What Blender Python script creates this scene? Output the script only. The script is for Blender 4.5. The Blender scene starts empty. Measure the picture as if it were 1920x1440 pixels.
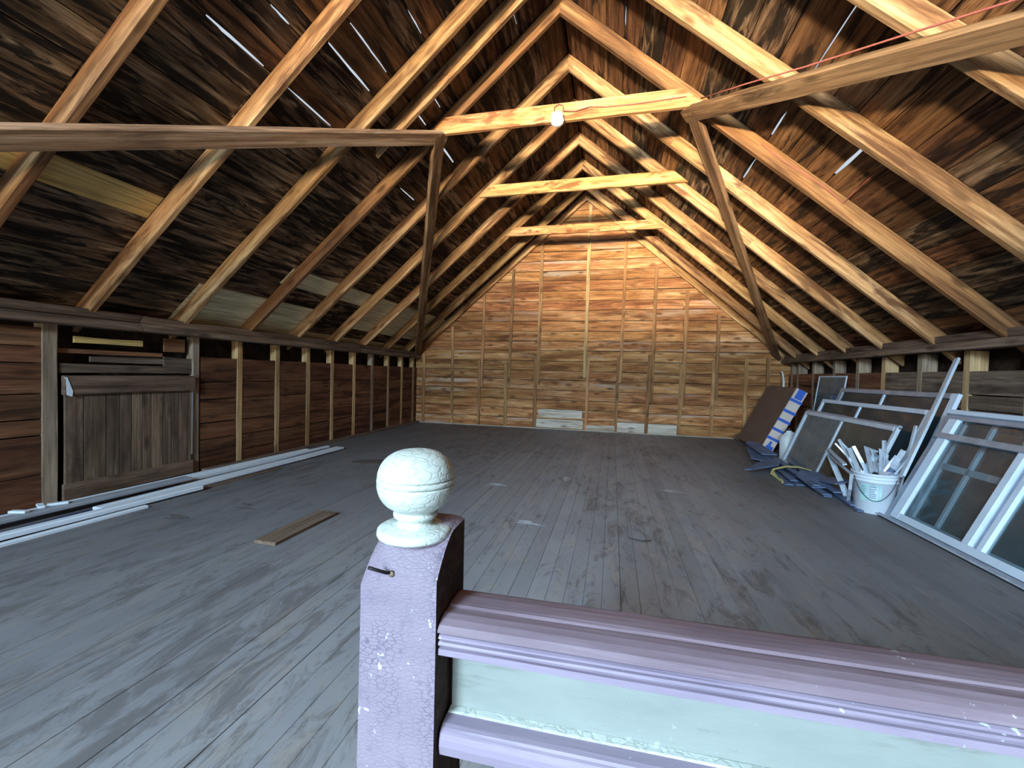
import bpy, bmesh, math, random
from mathutils import Vector, Matrix
R = math.radians
SC = bpy.context.scene
COL = SC.collection
rnd = random.Random(11)

# ---------------------------------------------------------------- camera, light, exposure
cam_d = bpy.data.cameras.new('camera'); cam = bpy.data.objects.new('camera', cam_d); COL.objects.link(cam)
cam_d.sensor_fit = 'HORIZONTAL'; cam_d.sensor_width = 36.0; cam_d.lens = 36.0 * 793.5 / 1920.0
cam_d.clip_start = 0.02; cam_d.clip_end = 200
_yaw, _pit, _rol = R(13.30), R(-1.29), R(1.40)
_f = Vector((-math.sin(_yaw) * math.cos(_pit), math.cos(_yaw) * math.cos(_pit), math.sin(_pit)))
_r = Vector((math.cos(_yaw), math.sin(_yaw), 0)); _u = _r.cross(_f)
_r2 = math.cos(_rol) * _r + math.sin(_rol) * _u; _u2 = -math.sin(_rol) * _r + math.cos(_rol) * _u
m = Matrix((_r2, _u2, -_f)).transposed().to_4x4(); m.translation = (0, 0, 1.2)
cam.matrix_world = m
SC.camera = cam

SC.view_settings.view_transform = 'Standard'; SC.view_settings.look = 'None'
SC.view_settings.gamma = 1.0; SC.view_settings.use_curve_mapping = False
SC.view_settings.exposure = 0.0

FY = -6.0           # front gable (behind the camera) with the window the daylight comes through
w = bpy.data.worlds.new('sky'); SC.world = w; w.use_nodes = True
w.node_tree.nodes['Background'].inputs[0].default_value = (0.78, 0.88, 1.0, 1)
w.node_tree.nodes['Background'].inputs[1].default_value = 0.75

def area(name, loc, aim, sx, sy, power, color, spread=180):
    l = bpy.data.lights.new(name, 'AREA'); l.shape = 'RECTANGLE'; l.size = sx; l.size_y = sy
    l.energy = power; l.color = color; l.spread = R(spread)
    o = bpy.data.objects.new(name, l); COL.objects.link(o); o.location = loc
    o.rotation_euler = (Vector(aim) - Vector(loc)).to_track_quat('-Z', 'Y').to_euler()
    return o
# daylight through the wide gable window: cool skylight from above the horizon, warm light thrown up by the sunlit ground outside
area('window_skylight', (-2.2, -14.5, 4.6), (-0.6, FY, 1.9), 3.2, 5.6, 3900, (0.72, 0.87, 1.0))
area('window_ground_bounce', (0.0, -14.0, 0.40), (-0.6, FY, 1.9), 4.6, 1.6, 3900, (1.0, 0.86, 0.68))
# added fill lamp: a soft warm beam onto the right of the far gable
area('gable_fill_beam', (-2.7, -9.5, 0.72), (0.75, 9.4, 3.45), 0.8, 0.6, 330, (1.0, 0.80, 0.54), 30)
# cool daylight through the roof window in the left slope behind the camera
area('roof_window_daylight', (-1.93, -4.35, 3.66), (-0.1, 3.0, 0.2), 1.2, 1.8, 1120, (0.56, 0.79, 1.0))

# ---------------------------------------------------------------- node helpers
def newmat(name):
    mt = bpy.data.materials.new(name); mt.use_nodes = True
    nt = mt.node_tree; nt.nodes.clear()
    out = nt.nodes.new('ShaderNodeOutputMaterial'); b = nt.nodes.new('ShaderNodeBsdfPrincipled')
    nt.links.new(b.outputs[0], out.inputs[0])
    return mt, nt, b
def N(nt, t, **k):
    n = nt.nodes.new('ShaderNode' + t)
    for a, v in k.items(): setattr(n, a, v)
    return n
def L(nt, a, b): nt.links.new(a, b)
def ramp(nt, src, stops, interp='LINEAR'):
    n = N(nt, 'ValToRGB'); n.color_ramp.interpolation = interp
    e = n.color_ramp.elements
    while len(e) < len(stops): e.new(0.5)
    for i, (p, c) in enumerate(stops):
        e[i].position = p; e[i].color = (c if len(c) == 4 else (*c, 1)) if hasattr(c, '__len__') else (c, c, c, 1)
    L(nt, src, n.inputs[0]); return n.outputs[0]
def mix(nt, fac, a, b, mode='MIX'):
    n = N(nt, 'Mix', data_type='RGBA', blend_type=mode)
    if hasattr(fac, 'is_linked'): L(nt, fac, n.inputs[0])
    else: n.inputs[0].default_value = fac
    for i, v in ((6, a), (7, b)):
        if hasattr(v, 'is_linked'): L(nt, v, n.inputs[i])
        else: n.inputs[i].default_value = (*v, 1)
    return n.outputs[2]
def noise(nt, vec, scale=1.0, det=5, rough=0.6, dist=0.0):
    n = N(nt, 'TexNoise'); n.inputs['Scale'].default_value = scale; n.inputs['Detail'].default_value = det
    n.inputs['Roughness'].default_value = rough; n.inputs['Distortion'].default_value = dist
    L(nt, vec, n.inputs['Vector']); return n.outputs[0]
def mapping(nt, vec, sc, loc=(0, 0, 0)):
    n = N(nt, 'Mapping'); n.inputs['Scale'].default_value = sc; n.inputs['Location'].default_value = loc
    L(nt, vec, n.inputs['Vector']); return n.outputs[0]
def mathn(nt, op, a, b=None, c=None):
    n = N(nt, 'Math', operation=op)
    for i, v in enumerate((a, b, c)):
        if v is None: continue
        if hasattr(v, 'is_linked'): L(nt, v, n.inputs[i])
        else: n.inputs[i].default_value = v
    return n.outputs[0]
def objvec(nt):
    """object coordinates with a different offset for every object"""
    tc = N(nt, 'TexCoord'); oi = N(nt, 'ObjectInfo')
    cb = N(nt, 'CombineXYZ')
    L(nt, mathn(nt, 'MULTIPLY', oi.outputs['Random'], 71.3), cb.inputs[0])
    L(nt, mathn(nt, 'MULTIPLY', oi.outputs['Random'], 133.7), cb.inputs[1])
    L(nt, mathn(nt, 'MULTIPLY', oi.outputs['Random'], 47.9), cb.inputs[2])
    va = N(nt, 'VectorMath', operation='ADD'); L(nt, tc.outputs['Object'], va.inputs[0]); L(nt, cb.outputs[0], va.inputs[1])
    return va.outputs[0], oi.outputs['Random'], tc.outputs['Object']
def bump(nt, b, h, strength=0.3, dist=0.004):
    n = N(nt, 'Bump'); n.inputs['Strength'].default_value = strength; n.inputs['Distance'].default_value = dist
    L(nt, h, n.inputs['Height']); L(nt, n.outputs[0], b.inputs['Normal'])

def wood(name, dark, mid, light, grain=(0.9, 16, 16), stain=(0.35, 3.0, 3.0), stain_col=None, stain_amt=(0.50, 0.66),
         vary=0.35, knots=True, rough=0.82, bmp=0.5, weather=None, hue=0.012):
    mt, nt, b = newmat(name)
    v, rn, _ = objvec(nt)
    g = noise(nt, mapping(nt, v, grain), 1.0, 7, 0.68, 0.5)
    col = ramp(nt, g, [(0.30, dark), (0.48, mid), (0.70, light)])
    fine = noise(nt, mapping(nt, v, (1.6, 48, 48)), 1.0, 4, 0.7, 0.4)
    col = mix(nt, 0.75, col, ramp(nt, fine, [(0.32, 0.35), (0.5, 0.95), (0.68, 1.35)]), 'MULTIPLY')
    s = noise(nt, mapping(nt, v, stain), 1.0, 5, 0.62, 0.8)
    sc = stain_col or tuple(c * 0.55 for c in dark)
    col = mix(nt, ramp(nt, s, [(stain_amt[0], 0.0), (stain_amt[1], 0.92)]), col, sc)
    if weather:
        ws = noise(nt, mapping(nt, v, (0.5, 5, 5), (9, 3, 5)), 1.0, 4, 0.6)
        col = mix(nt, ramp(nt, ws, [(0.56, 0.0), (0.72, 0.8)]), col, weather)
    h = g
    if knots:
        vo = N(nt, 'TexVoronoi'); vo.inputs['Scale'].default_value = 1.0
        L(nt, mapping(nt, v, (2.6, 7, 7)), vo.inputs['Vector'])
        kf = ramp(nt, vo.outputs['Distance'], [(0.10, 0.9), (0.17, 0.5), (0.26, 0.0)])
        col = mix(nt, kf, col, tuple(c * 0.4 for c in mid))
    hs = N(nt, 'HueSaturation')
    r2 = mathn(nt, 'FRACT', mathn(nt, 'MULTIPLY', rn, 17.31)); r3 = mathn(nt, 'FRACT', mathn(nt, 'MULTIPLY', rn, 53.7))
    L(nt, mathn(nt, 'MULTIPLY_ADD', r2, vary * 1.2, 1 - vary * 0.6), hs.inputs['Value'])
    L(nt, mathn(nt, 'MULTIPLY_ADD', r3, hue, 0.5 - hue / 2), hs.inputs['Hue'])
    L(nt, col, hs.inputs['Color']); L(nt, hs.outputs[0], b.inputs['Base Color'])
    b.inputs['Roughness'].default_value = rough; b.inputs['Specular IOR Level'].default_value = 0.25
    bump(nt, b, mix(nt, 0.5, h, fine), bmp, 0.006)
    return mt

def plain(name, col, rough=0.6, metal=0.0, var=0.12, scale=9.0, spec=0.4, bmp=0.0, dirt=None, dirt_at=(0.55, 0.75)):
    mt, nt, b = newmat(name)
    v, rn, _ = objvec(nt)
    n = noise(nt, v, scale, 5, 0.6)
    c = mix(nt, 1.0, col, ramp(nt, n, [(0.25, 1 - var), (0.75, 1 + var)]), 'MULTIPLY')
    if dirt: c = mix(nt, ramp(nt, noise(nt, v, scale * 0.6, 6, 0.7), [(dirt_at[0], 0.0), (dirt_at[1], 0.85)]), c, dirt)
    L(nt, c, b.inputs['Base Color'])
    b.inputs['Roughness'].default_value = rough; b.inputs['Metallic'].default_value = metal
    b.inputs['Specular IOR Level'].default_value = spec
    if bmp: bump(nt, b, n, bmp, 0.004)
    return mt

M = {}
M['rafter'] = wood('rafter_pine', (0.125, 0.055, 0.022), (0.40, 0.215, 0.088), (0.66, 0.455, 0.235), (0.8, 9, 9), (1.1, 7, 7), (0.11, 0.048, 0.02), (0.50, 0.64), 0.4)
M['rafter_dark'] = wood('rafter_brown', (0.085, 0.034, 0.014), (0.23, 0.105, 0.042), (0.40, 0.22, 0.095), (0.5, 8, 8), (0.6, 6, 6), (0.06, 0.027, 0.013), (0.52, 0.70), 0.25)
M['tie'] = wood('collar_tie_pine', (0.22, 0.085, 0.028), (0.50, 0.25, 0.09), (0.74, 0.49, 0.23), (0.9, 9, 9), (2.2, 8, 8), (0.17, 0.065, 0.022), (0.52, 0.62), 0.15)
M['roof'] = wood('roof_board_old', (0.012, 0.007, 0.004), (0.15, 0.086, 0.045), (0.40, 0.275, 0.165), (1.7, 14, 14), (1.7, 12, 12), (0.006, 0.004, 0.003), (0.47, 0.55), 0.6, bmp=0.6)
M['roof_red'] = wood('roof_board_reddish', (0.025, 0.011, 0.005), (0.155, 0.068, 0.027), (0.33, 0.17, 0.075), (1.3, 13, 13), (1.3, 10, 10), (0.012, 0.006, 0.004), (0.51, 0.61), 0.5, bmp=0.6)
M['roof_new'] = wood('roof_board_new', (0.74, 0.64, 0.38), (0.84, 0.75, 0.47), (0.90, 0.82, 0.55), (0.5, 4, 4), (0.4, 3, 3), (0.6, 0.50, 0.28), (0.62, 0.9), 0.12, knots=False, bmp=0.1)
M['roof_ochre'] = wood('roof_panel_ochre', (0.50, 0.32, 0.10), (0.60, 0.40, 0.14), (0.68, 0.47, 0.18), (0.5, 4, 4), (0.5, 3, 3), (0.32, 0.2, 0.07), (0.6, 0.9), 0.08, knots=False, bmp=0.1)
M['gable'] = wood('gable_board', (0.17, 0.060, 0.020), (0.43, 0.185, 0.066), (0.70, 0.41, 0.19), (1.0, 7.5, 7.5), (1.0, 6, 6), (0.15, 0.055, 0.02), (0.52, 0.68), 0.42, weather=(0.60, 0.47, 0.36))
M['gable_pale'] = wood('gable_board_bleached', (0.34, 0.25, 0.17), (0.58, 0.50, 0.40), (0.76, 0.70, 0.60), (0.8, 9, 9), (0.8, 5, 5), (0.30, 0.17, 0.08), (0.58, 0.76), 0.2)
M['side'] = wood('side_wall_board', (0.060, 0.022, 0.011), (0.165, 0.068, 0.032), (0.28, 0.135, 0.068), (0.8, 8, 8), (0.7, 5, 5), (0.04, 0.017, 0.010), (0.52, 0.70), 0.4)
M['side_grey'] = wood('side_wall_board_grey', (0.07, 0.048, 0.034), (0.16, 0.112, 0.080), (0.27, 0.20, 0.15), (0.8, 9, 9), (0.7, 5, 5), (0.04, 0.027, 0.02), (0.52, 0.70), 0.35)
M['stud'] = wood('stud_pine', (0.28, 0.15, 0.06), (0.56, 0.36, 0.165), (0.74, 0.54, 0.29), (0.6, 8, 8), (0.7, 5, 5), (0.19, 0.11, 0.055), (0.56, 0.76), 0.35, weather=(0.44, 0.36, 0.28))
M['stud_grey'] = wood('stud_weathered', (0.20, 0.14, 0.09), (0.36, 0.27, 0.185), (0.50, 0.40, 0.29), (0.6, 9, 9), (0.7, 5, 5), (0.12, 0.07, 0.05), (0.54, 0.74), 0.3)
M['gstud'] = wood('gable_stud_pine', (0.20, 0.085, 0.032), (0.38, 0.19, 0.080), (0.54, 0.32, 0.15), (0.6, 9, 9), (0.7, 5, 5), (0.14, 0.06, 0.024), (0.54, 0.74), 0.4)
M['plate'] = wood('plate_beam', (0.06, 0.037, 0.024), (0.16, 0.105, 0.068), (0.29, 0.21, 0.145), (0.5, 9, 9), (0.7, 5, 5), (0.035, 0.02, 0.013), (0.5, 0.7), 0.2)
M['brace'] = wood('brace_brown', (0.055, 0.026, 0.013), (0.21, 0.108, 0.052), (0.40, 0.25, 0.135), (0.5, 9, 9), (0.7, 6, 6), (0.05, 0.023, 0.012), (0.51, 0.68), 0.15)
M['brace_grey'] = wood('brace_weathered', (0.07, 0.045, 0.03), (0.27, 0.160, 0.085), (0.48, 0.35, 0.225), (0.5, 9, 9), (0.7, 6, 6), (0.055, 0.03, 0.018), (0.52, 0.70), 0.1, weather=(0.46, 0.41, 0.33))
M['hatch'] = wood('hatch_board', (0.085, 0.052, 0.034), (0.19, 0.122, 0.080), (0.33, 0.23, 0.155), (0.8, 8, 8), (1.2, 4, 4), (0.055, 0.034, 0.024), (0.52, 0.72), 0.4, bmp=0.2)
M['plank'] = wood('old_plank', (0.10, 0.066, 0.046), (0.19, 0.130, 0.092), (0.27, 0.195, 0.145), (0.8, 12, 12), (0.7, 5, 5), (0.08, 0.05, 0.03), (0.55, 0.75), 0.2)
M['dark'] = plain('roofing_underside', (0.006, 0.005, 0.0045), 0.95, spec=0.1)
M['dark_wall'] = wood('outer_boarding', (0.010, 0.006, 0.004), (0.040, 0.022, 0.014), (0.08, 0.048, 0.03), (0.8, 6, 6), (0.7, 5, 5), None, (0.5, 0.7), 0.1)

# painted floor: grey paint worn through to dark wood along the grain
def floor_mat():
    mt, nt, b = newmat('floor_grey_paint')
    v, rn, _ = objvec(nt)
    geo = N(nt, 'NewGeometry'); wp = geo.outputs['Position']
    sx = N(nt, 'SeparateXYZ'); L(nt, wp, sx.inputs[0])
    base = ramp(nt, noise(nt, mapping(nt, wp, (1.0, 0.5, 1)), 1.3, 6, 0.65), [(0.30, (0.255, 0.262, 0.28)), (0.52, (0.335, 0.343, 0.362)), (0.72, (0.385, 0.385, 0.385))])
    st = noise(nt, mapping(nt, wp, (8, 2.4, 1)), 1.0, 8, 0.76, 1.0)
    area_ = noise(nt, mapping(nt, wp, (0.55, 0.4, 1)), 1.0, 3, 0.5)
    wear = mathn(nt, 'ADD', st, mathn(nt, 'MULTIPLY', mathn(nt, 'SUBTRACT', area_, 0.5), 0.45))
    col = mix(nt, ramp(nt, wear, [(0.52, 0.0), (0.62, 0.68)]), base, (0.13, 0.118, 0.112))
    st2 = noise(nt, mapping(nt, wp, (5, 2.2, 1), (3, 8, 1)), 1.4, 7, 0.74, 0.8)
    col = mix(nt, ramp(nt, st2, [(0.53, 0.0), (0.66, 0.62)]), col, (0.40, 0.36, 0.31))
    st3 = noise(nt, mapping(nt, wp, (16, 9, 1), (1, 2, 1)), 1.0, 4, 0.7, 0.3)
    col = mix(nt, ramp(nt, st3, [(0.58, 0.0), (0.70, 0.5)]), col, (0.19, 0.18, 0.185))
    # darker grey on both sides of the floor than down the middle
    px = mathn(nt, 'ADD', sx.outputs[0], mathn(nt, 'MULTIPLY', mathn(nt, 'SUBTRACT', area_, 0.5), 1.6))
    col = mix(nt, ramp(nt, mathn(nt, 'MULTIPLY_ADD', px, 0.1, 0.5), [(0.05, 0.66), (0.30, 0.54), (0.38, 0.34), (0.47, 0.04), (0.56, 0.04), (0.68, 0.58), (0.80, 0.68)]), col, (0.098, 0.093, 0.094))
    hs = N(nt, 'HueSaturation'); L(nt, mathn(nt, 'MULTIPLY_ADD', rn, 0.14, 0.93), hs.inputs['Value'])
    L(nt, col, hs.inputs['Color']); L(nt, hs.outputs[0], b.inputs['Base Color'])
    b.inputs['Roughness'].default_value = 0.62; b.inputs['Specular IOR Level'].default_value = 0.25
    bump(nt, b, st, 0.3, 0.003)
    return mt
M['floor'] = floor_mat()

# old oil paint: fine crackle, dark checks, chipped down to a pale coat
def paint_mat(name, col, col2, chip, crack_col, crack=0.5, chips=(0.66, 0.70), stretch=(6, 40, 40), crackle=0.0, cscale=(95, 95, 120), cmask=(0.46, 0.62)):
    mt, nt, b = newmat(name)
    v, rn, ov = objvec(nt)
    c = ramp(nt, noise(nt, mapping(nt, ov, (3, 9, 9)), 1.0, 6, 0.65), [(0.3, col), (0.7, col2)])
    fine = noise(nt, mapping(nt, ov, stretch), 1.0, 6, 0.7, 0.3)
    c = mix(nt, ramp(nt, fine, [(0.56, 0.0), (0.68, crack)]), c, crack_col)
    h = fine
    if crackle:
        vo = N(nt, 'TexVoronoi'); vo.feature = 'DISTANCE_TO_EDGE'; vo.inputs['Scale'].default_value = 1.0
        wob = N(nt, 'VectorMath', operation='ADD')
        L(nt, mapping(nt, ov, cscale), wob.inputs[0])
        nz = N(nt, 'TexNoise'); nz.inputs['Scale'].default_value = 70.0; L(nt, ov, nz.inputs['Vector']); L(nt, nz.outputs[1], wob.inputs[1])
        L(nt, wob.outputs[0], vo.inputs['Vector'])
        mk = ramp(nt, noise(nt, mapping(nt, ov, (9, 9, 5), (4, 2, 6)), 1.0, 4, 0.6), [(cmask[0], 0.0), (cmask[1], 1.0)])
        ed = ramp(nt, vo.outputs['Distance'], [(0.015, crackle), (0.09, 0.0)])
        c = mix(nt, mathn(nt, 'MULTIPLY', ed, mk), c, crack_col)
        h = mix(nt, 0.5, fine, ramp(nt, vo.outputs['Distance'], [(0.0, 0.0), (0.15, 1.0)]))
    sp = noise(nt, mapping(nt, ov, (75, 80, 60), (5, 1, 2)), 1.0, 3, 0.55)
    pa = noise(nt, mapping(nt, ov, (11, 11, 7), (1, 7, 3)), 1.0, 2, 0.5)
    chipf = mathn(nt, 'ADD', sp, mathn(nt, 'MULTIPLY', mathn(nt, 'SUBTRACT', pa, 0.5), 0.7))
    c = mix(nt, ramp(nt, chipf, [(chips[0], 0.0), (chips[1], 0.9)]), c, chip)
    L(nt, c, b.inputs['Base Color']); b.inputs['Roughness'].default_value = 0.55; b.inputs['Specular IOR Level'].default_value = 0.35
    bump(nt, b, h, 0.4, 0.0025)
    return mt
M['lilac'] = paint_mat('lilac_paint_cracked', (0.205, 0.165, 0.212), (0.268, 0.218, 0.262), (0.60, 0.66, 0.66), (0.12, 0.10, 0.15), 0.4, (0.735, 0.765), (30, 30, 12), 0.9, (75, 75, 150), (0.44, 0.58))
M['lilac_rail'] = paint_mat('lilac_paint_moulding', (0.235, 0.19, 0.255), (0.295, 0.245, 0.305), (0.55, 0.6, 0.62), (0.13, 0.11, 0.16), 0.45, (0.78, 0.83), (2.5, 50, 50))
M['mauve'] = paint_mat('mauve_paint_worn', (0.175, 0.128, 0.155), (0.265, 0.205, 0.24), (0.52, 0.50, 0.52), (0.125, 0.085, 0.10), 0.55, (0.80, 0.86), (2.5, 50, 50))
M['cream'] = paint_mat('cream_paint_old', (0.205, 0.228, 0.212), (0.275, 0.300, 0.278), (0.38, 0.42, 0.41), (0.115, 0.12, 0.105), 0.5, (0.75, 0.85), (3.5, 30, 30))
M['finial'] = paint_mat('finial_cream_paint', (0.52, 0.56, 0.50), (0.585, 0.63, 0.58), (0.70, 0.77, 0.76), (0.36, 0.40, 0.36), 0.3, (0.70, 0.80), (40, 40, 40), 0.75, (42, 42, 90), (0.40, 0.55))
M['brown_side'] = wood('dark_brown_wood', (0.020, 0.010, 0.007), (0.045, 0.024, 0.016), (0.075, 0.045, 0.03), (4, 40, 40), (3, 12, 12), None, (0.55, 0.8), 0.05)
M['white_frame'] = plain('white_frame_paint', (0.66, 0.78, 0.90), 0.4, var=0.08, scale=6)
M['grey_frame'] = plain('grey_aluminium', (0.36, 0.41, 0.49), 0.45, 0.25, var=0.25, scale=7)
M['alu'] = plain('mill_aluminium', (0.55, 0.62, 0.70), 0.38, 0.25, var=0.25, scale=12)
M['alu_white'] = plain('white_aluminium', (0.60, 0.70, 0.80), 0.42, 0.1, var=0.15, scale=9)
M['trim_white'] = plain('white_trim_paint', (0.82, 0.90, 0.97), 0.45, var=0.06, scale=5, dirt=(0.52, 0.54, 0.58), dirt_at=(0.6, 0.8))
M['trim_grey'] = plain('grey_trim_back', (0.36, 0.38, 0.42), 0.6, var=0.15, scale=6)
M['trim_navy'] = plain('navy_trim', (0.030, 0.045, 0.11), 0.5, var=0.2, scale=6)
M['cardboard'] = plain('brown_cardboard', (0.185, 0.125, 0.092), 0.9, var=0.12, scale=4, spec=0.1)
M['box_pale'] = plain('pale_box_edge', (0.62, 0.53, 0.47), 0.85, var=0.10, scale=8, spec=0.15)
M['tape'] = plain('blue_masking_tape', (0.035, 0.115, 0.50), 0.6, var=0.12, scale=14)
M['strip_blue'] = plain('slate_blue_strip', (0.115, 0.165, 0.28), 0.5, var=0.35, scale=5, bmp=0.2)
M['strap'] = plain('yellow_strap', (0.60, 0.55, 0.22), 0.6, var=0.2, scale=12)
M['bucket'] = plain('white_bucket_plastic', (0.68, 0.76, 0.84), 0.45, var=0.06, scale=5, dirt=(0.52, 0.55, 0.60), dirt_at=(0.6, 0.85))
M['label'] = plain('bucket_label_pale_teal', (0.42, 0.66, 0.68), 0.5, var=0.35, scale=13)
M['label_ink'] = plain('bucket_label_print', (0.10, 0.26, 0.32), 0.5)
M['jug'] = plain('white_jug_plastic', (0.68, 0.72, 0.74), 0.5, var=0.1, scale=6)
M['jug_label'] = plain('jug_label_pinkish', (0.55, 0.40, 0.42), 0.6, var=0.3, scale=16)
M['black'] = plain('black_plastic', (0.012, 0.012, 0.014), 0.6)
M['iron'] = plain('dark_iron', (0.02, 0.018, 0.018), 0.55, 0.6)
M['wire_red'] = plain('red_wire', (0.36, 0.10, 0.075), 0.6)
M['porcelain'] = plain('white_porcelain', (0.82, 0.83, 0.84), 0.25, var=0.02)
M['pvc'] = plain('white_pvc', (0.72, 0.72, 0.70), 0.45, var=0.05)
M['chalk'] = plain('white_paint_smear', (0.52, 0.56, 0.60), 0.8, var=0.25, scale=40)
M['stain'] = plain('dark_floor_stain', (0.135, 0.125, 0.12), 0.8, var=0.3, scale=30)
M['shingle'] = plain('brown_shingle', (0.10, 0.078, 0.066), 0.85, var=0.25, scale=14)
M['paper'] = plain('grey_scrap_card', (0.45, 0.45, 0.50), 0.8)

def glass_mat(name, tint, dust, dcol, gl=0.12):
    mt = bpy.data.materials.new(name); mt.use_nodes = True; nt = mt.node_tree; nt.nodes.clear()
    out = N(nt, 'OutputMaterial'); tr = N(nt, 'BsdfTransparent'); tr.inputs[0].default_value = (*tint, 1)
    gs = N(nt, 'BsdfGlossy'); gs.inputs['Roughness'].default_value = 0.08; gs.inputs[0].default_value = (0.9, 0.95, 1, 1)
    df = N(nt, 'BsdfDiffuse')
    v, rn, _ = objvec(nt)
    n = noise(nt, mapping(nt, v, (4, 2, 4)), 1.0, 5, 0.65)
    df.inputs[0].default_value = (*dcol, 1)
    m1 = N(nt, 'MixShader'); L(nt, ramp(nt, n, [(0.3, dust * 0.6), (0.75, dust * 1.5)]), m1.inputs[0]); L(nt, tr.outputs[0], m1.inputs[1]); L(nt, df.outputs[0], m1.inputs[2])
    fr = N(nt, 'Fresnel'); fr.inputs[0].default_value = 1.5
    bf = N(nt, 'NewGeometry'); front = mathn(nt, 'SUBTRACT', 1.0, bf.outputs['Backfacing'])
    m2 = N(nt, 'MixShader'); L(nt, mathn(nt, 'MULTIPLY', front, mathn(nt, 'MULTIPLY_ADD', fr.outputs[0], 0.9, gl * 0.15)), m2.inputs[0]); L(nt, m1.outputs[0], m2.inputs[1]); L(nt, gs.outputs[0], m2.inputs[2])
    L(nt, m2.outputs[0], out.inputs[0]); return mt
M['glass'] = glass_mat('dusty_window_glass', (0.86, 0.92, 0.93), 0.20, (0.10, 0.17, 0.20), 0.02)
M['glass_dark'] = glass_mat('dark_dusty_glass', (0.16, 0.21, 0.23), 0.55, (0.055, 0.085, 0.10), 0.02)
M['glass_grey'] = glass_mat('grey_dusty_glass', (0.6, 0.62, 0.60), 0.42, (0.17, 0.175, 0.165))
M['glass_light'] = glass_mat('dusty_storm_glass', (0.66, 0.74, 0.76), 0.48, (0.27, 0.32, 0.345))
M['glass_clear'] = glass_mat('clear_window_glass', (0.95, 0.97, 0.98), 0.0, (0.5, 0.5, 0.5))
M['screen'] = glass_mat('insect_screen_mesh', (0.45, 0.48, 0.50), 0.30, (0.35, 0.40, 0.42))

# ---------------------------------------------------------------- object helpers
WORLD = {}
def frame(o, x, y):
    """matrix with local X along x, local Y close to y, Z = X x Y"""
    x = Vector(x).normalized(); z = x.cross(Vector(y)).normalized(); y = z.cross(x)
    mm = Matrix((x, y, z)).transposed().to_4x4(); mm.translation = Vector(o); return mm
def obj(name, mesh, mat, parent=None, mw=None):
    o = bpy.data.objects.new(name, mesh); COL.objects.link(o)
    mw = mw or Matrix.Identity(4)
    if mat is not None and not mesh.materials: mesh.materials.append(mat)
    if parent is not None:
        o.parent = parent; o.matrix_basis = WORLD[parent.name].inverted() @ mw
    else: o.matrix_basis = mw
    WORLD[o.name] = mw.copy()
    return o
def empty(name, loc=(0, 0, 0), rotz=0.0):
    o = bpy.data.objects.new(name, None); o.empty_display_size = 0.1; COL.objects.link(o)
    mw = Matrix.Translation(Vector(loc)) @ Matrix.Rotation(rotz, 4, 'Z')
    o.matrix_basis = mw; WORLD[o.name] = mw; return o
def tag(o, label, cat, group=None):
    o['label'] = label; o['category'] = cat; o['kind'] = 'thing'
    if group: o['group'] = group
    return o
def structure(o): o['kind'] = 'structure'; return o
def pydata(name, v, f, smooth=False):
    me = bpy.data.meshes.new(name); me.from_pydata([tuple(p) for p in v], [], f); me.update()
    bm = bmesh.new(); bm.from_mesh(me); bmesh.ops.recalc_face_normals(bm, faces=bm.faces); bm.to_mesh(me); bm.free()
    if smooth:
        for p in me.polygons: p.use_smooth = True
    return me
def bm_mesh(name, bm, smooth=False):
    bmesh.ops.recalc_face_normals(bm, faces=bm.faces)
    me = bpy.data.meshes.new(name); bm.to_mesh(me); bm.free()
    if smooth:
        for p in me.polygons: p.use_smooth = True
    return me

def loft(name, rings, caps=True, closed=False, smooth=False):
    n = len(rings[0]); v = [p for r in rings for p in r]; f = []
    k = len(rings)
    for i in range(k if closed else k - 1):
        a = i * n; b = ((i + 1) % k) * n
        for j in range(n): f.append((a + j, a + (j + 1) % n, b + (j + 1) % n, b + j))
    if caps and not closed: f.append(tuple(range(n - 1, -1, -1))); f.append(tuple(range((k - 1) * n, k * n)))
    return pydata(name, v, f, smooth)

def timber(length, wy, hz, rng, ch=0.006, seg=5, jit=0.004, shear0=0.0, shear1=0.0):
    """sawn timber along local X; width wy in Y, height hz in Z from z=0 up; uneven edges, cut ends sheared"""
    rings = []
    for i in range(seg + 1):
        t = i / seg; a = wy / 2; c = ch
        j = [rng.uniform(-jit, jit) for _ in range(4)]
        pts = [(-a + c + j[0], 0), (a - c + j[1], 0), (a + j[1], c), (a + j[2], hz - c), (a - c + j[2], hz), (-a + c + j[3], hz), (-a + j[3], hz - c), (-a + j[0], c)]
        zo = rng.uniform(-jit, jit) * 0.6
        ring = []
        for (y, z) in pts:
            x = length * t
            if i == 0: x += shear0 * z
            if i == seg: x += shear1 * z
            ring.append((x, y, z + zo))
        rings.append(ring)
    return loft('timber', rings)

def board(length, w0, w1, th, rng, jit=0.003, seg=None, edge=None, bevel=0.002):
    """plank along local X between y=w0 and y=w1 (face at z=0, back at z=th), wavy edges; edge(x)->(pull0, pull1)"""
    seg = seg or max(2, int(length / 0.6)); xs = [length * i / seg for i in range(seg + 1)]
    return board_x(xs, w0, w1, th, rng, jit, edge, bevel)
def board_x(xs, w0, w1, th, rng, jit, edge=None, bevel=0.002):
    rings = []
    for x in xs:
        e0, e1 = edge(x) if edge else (0, 0)
        a = w0 + abs(rng.gauss(0, jit)) + e0; b = w1 - abs(rng.gauss(0, jit)) - e1
        rings.append([(x, a + bevel, 0), (x, b - bevel, 0), (x, b, bevel), (x, b, th), (x, a, th), (x, a, bevel)])
    return loft('board', rings)

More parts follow.
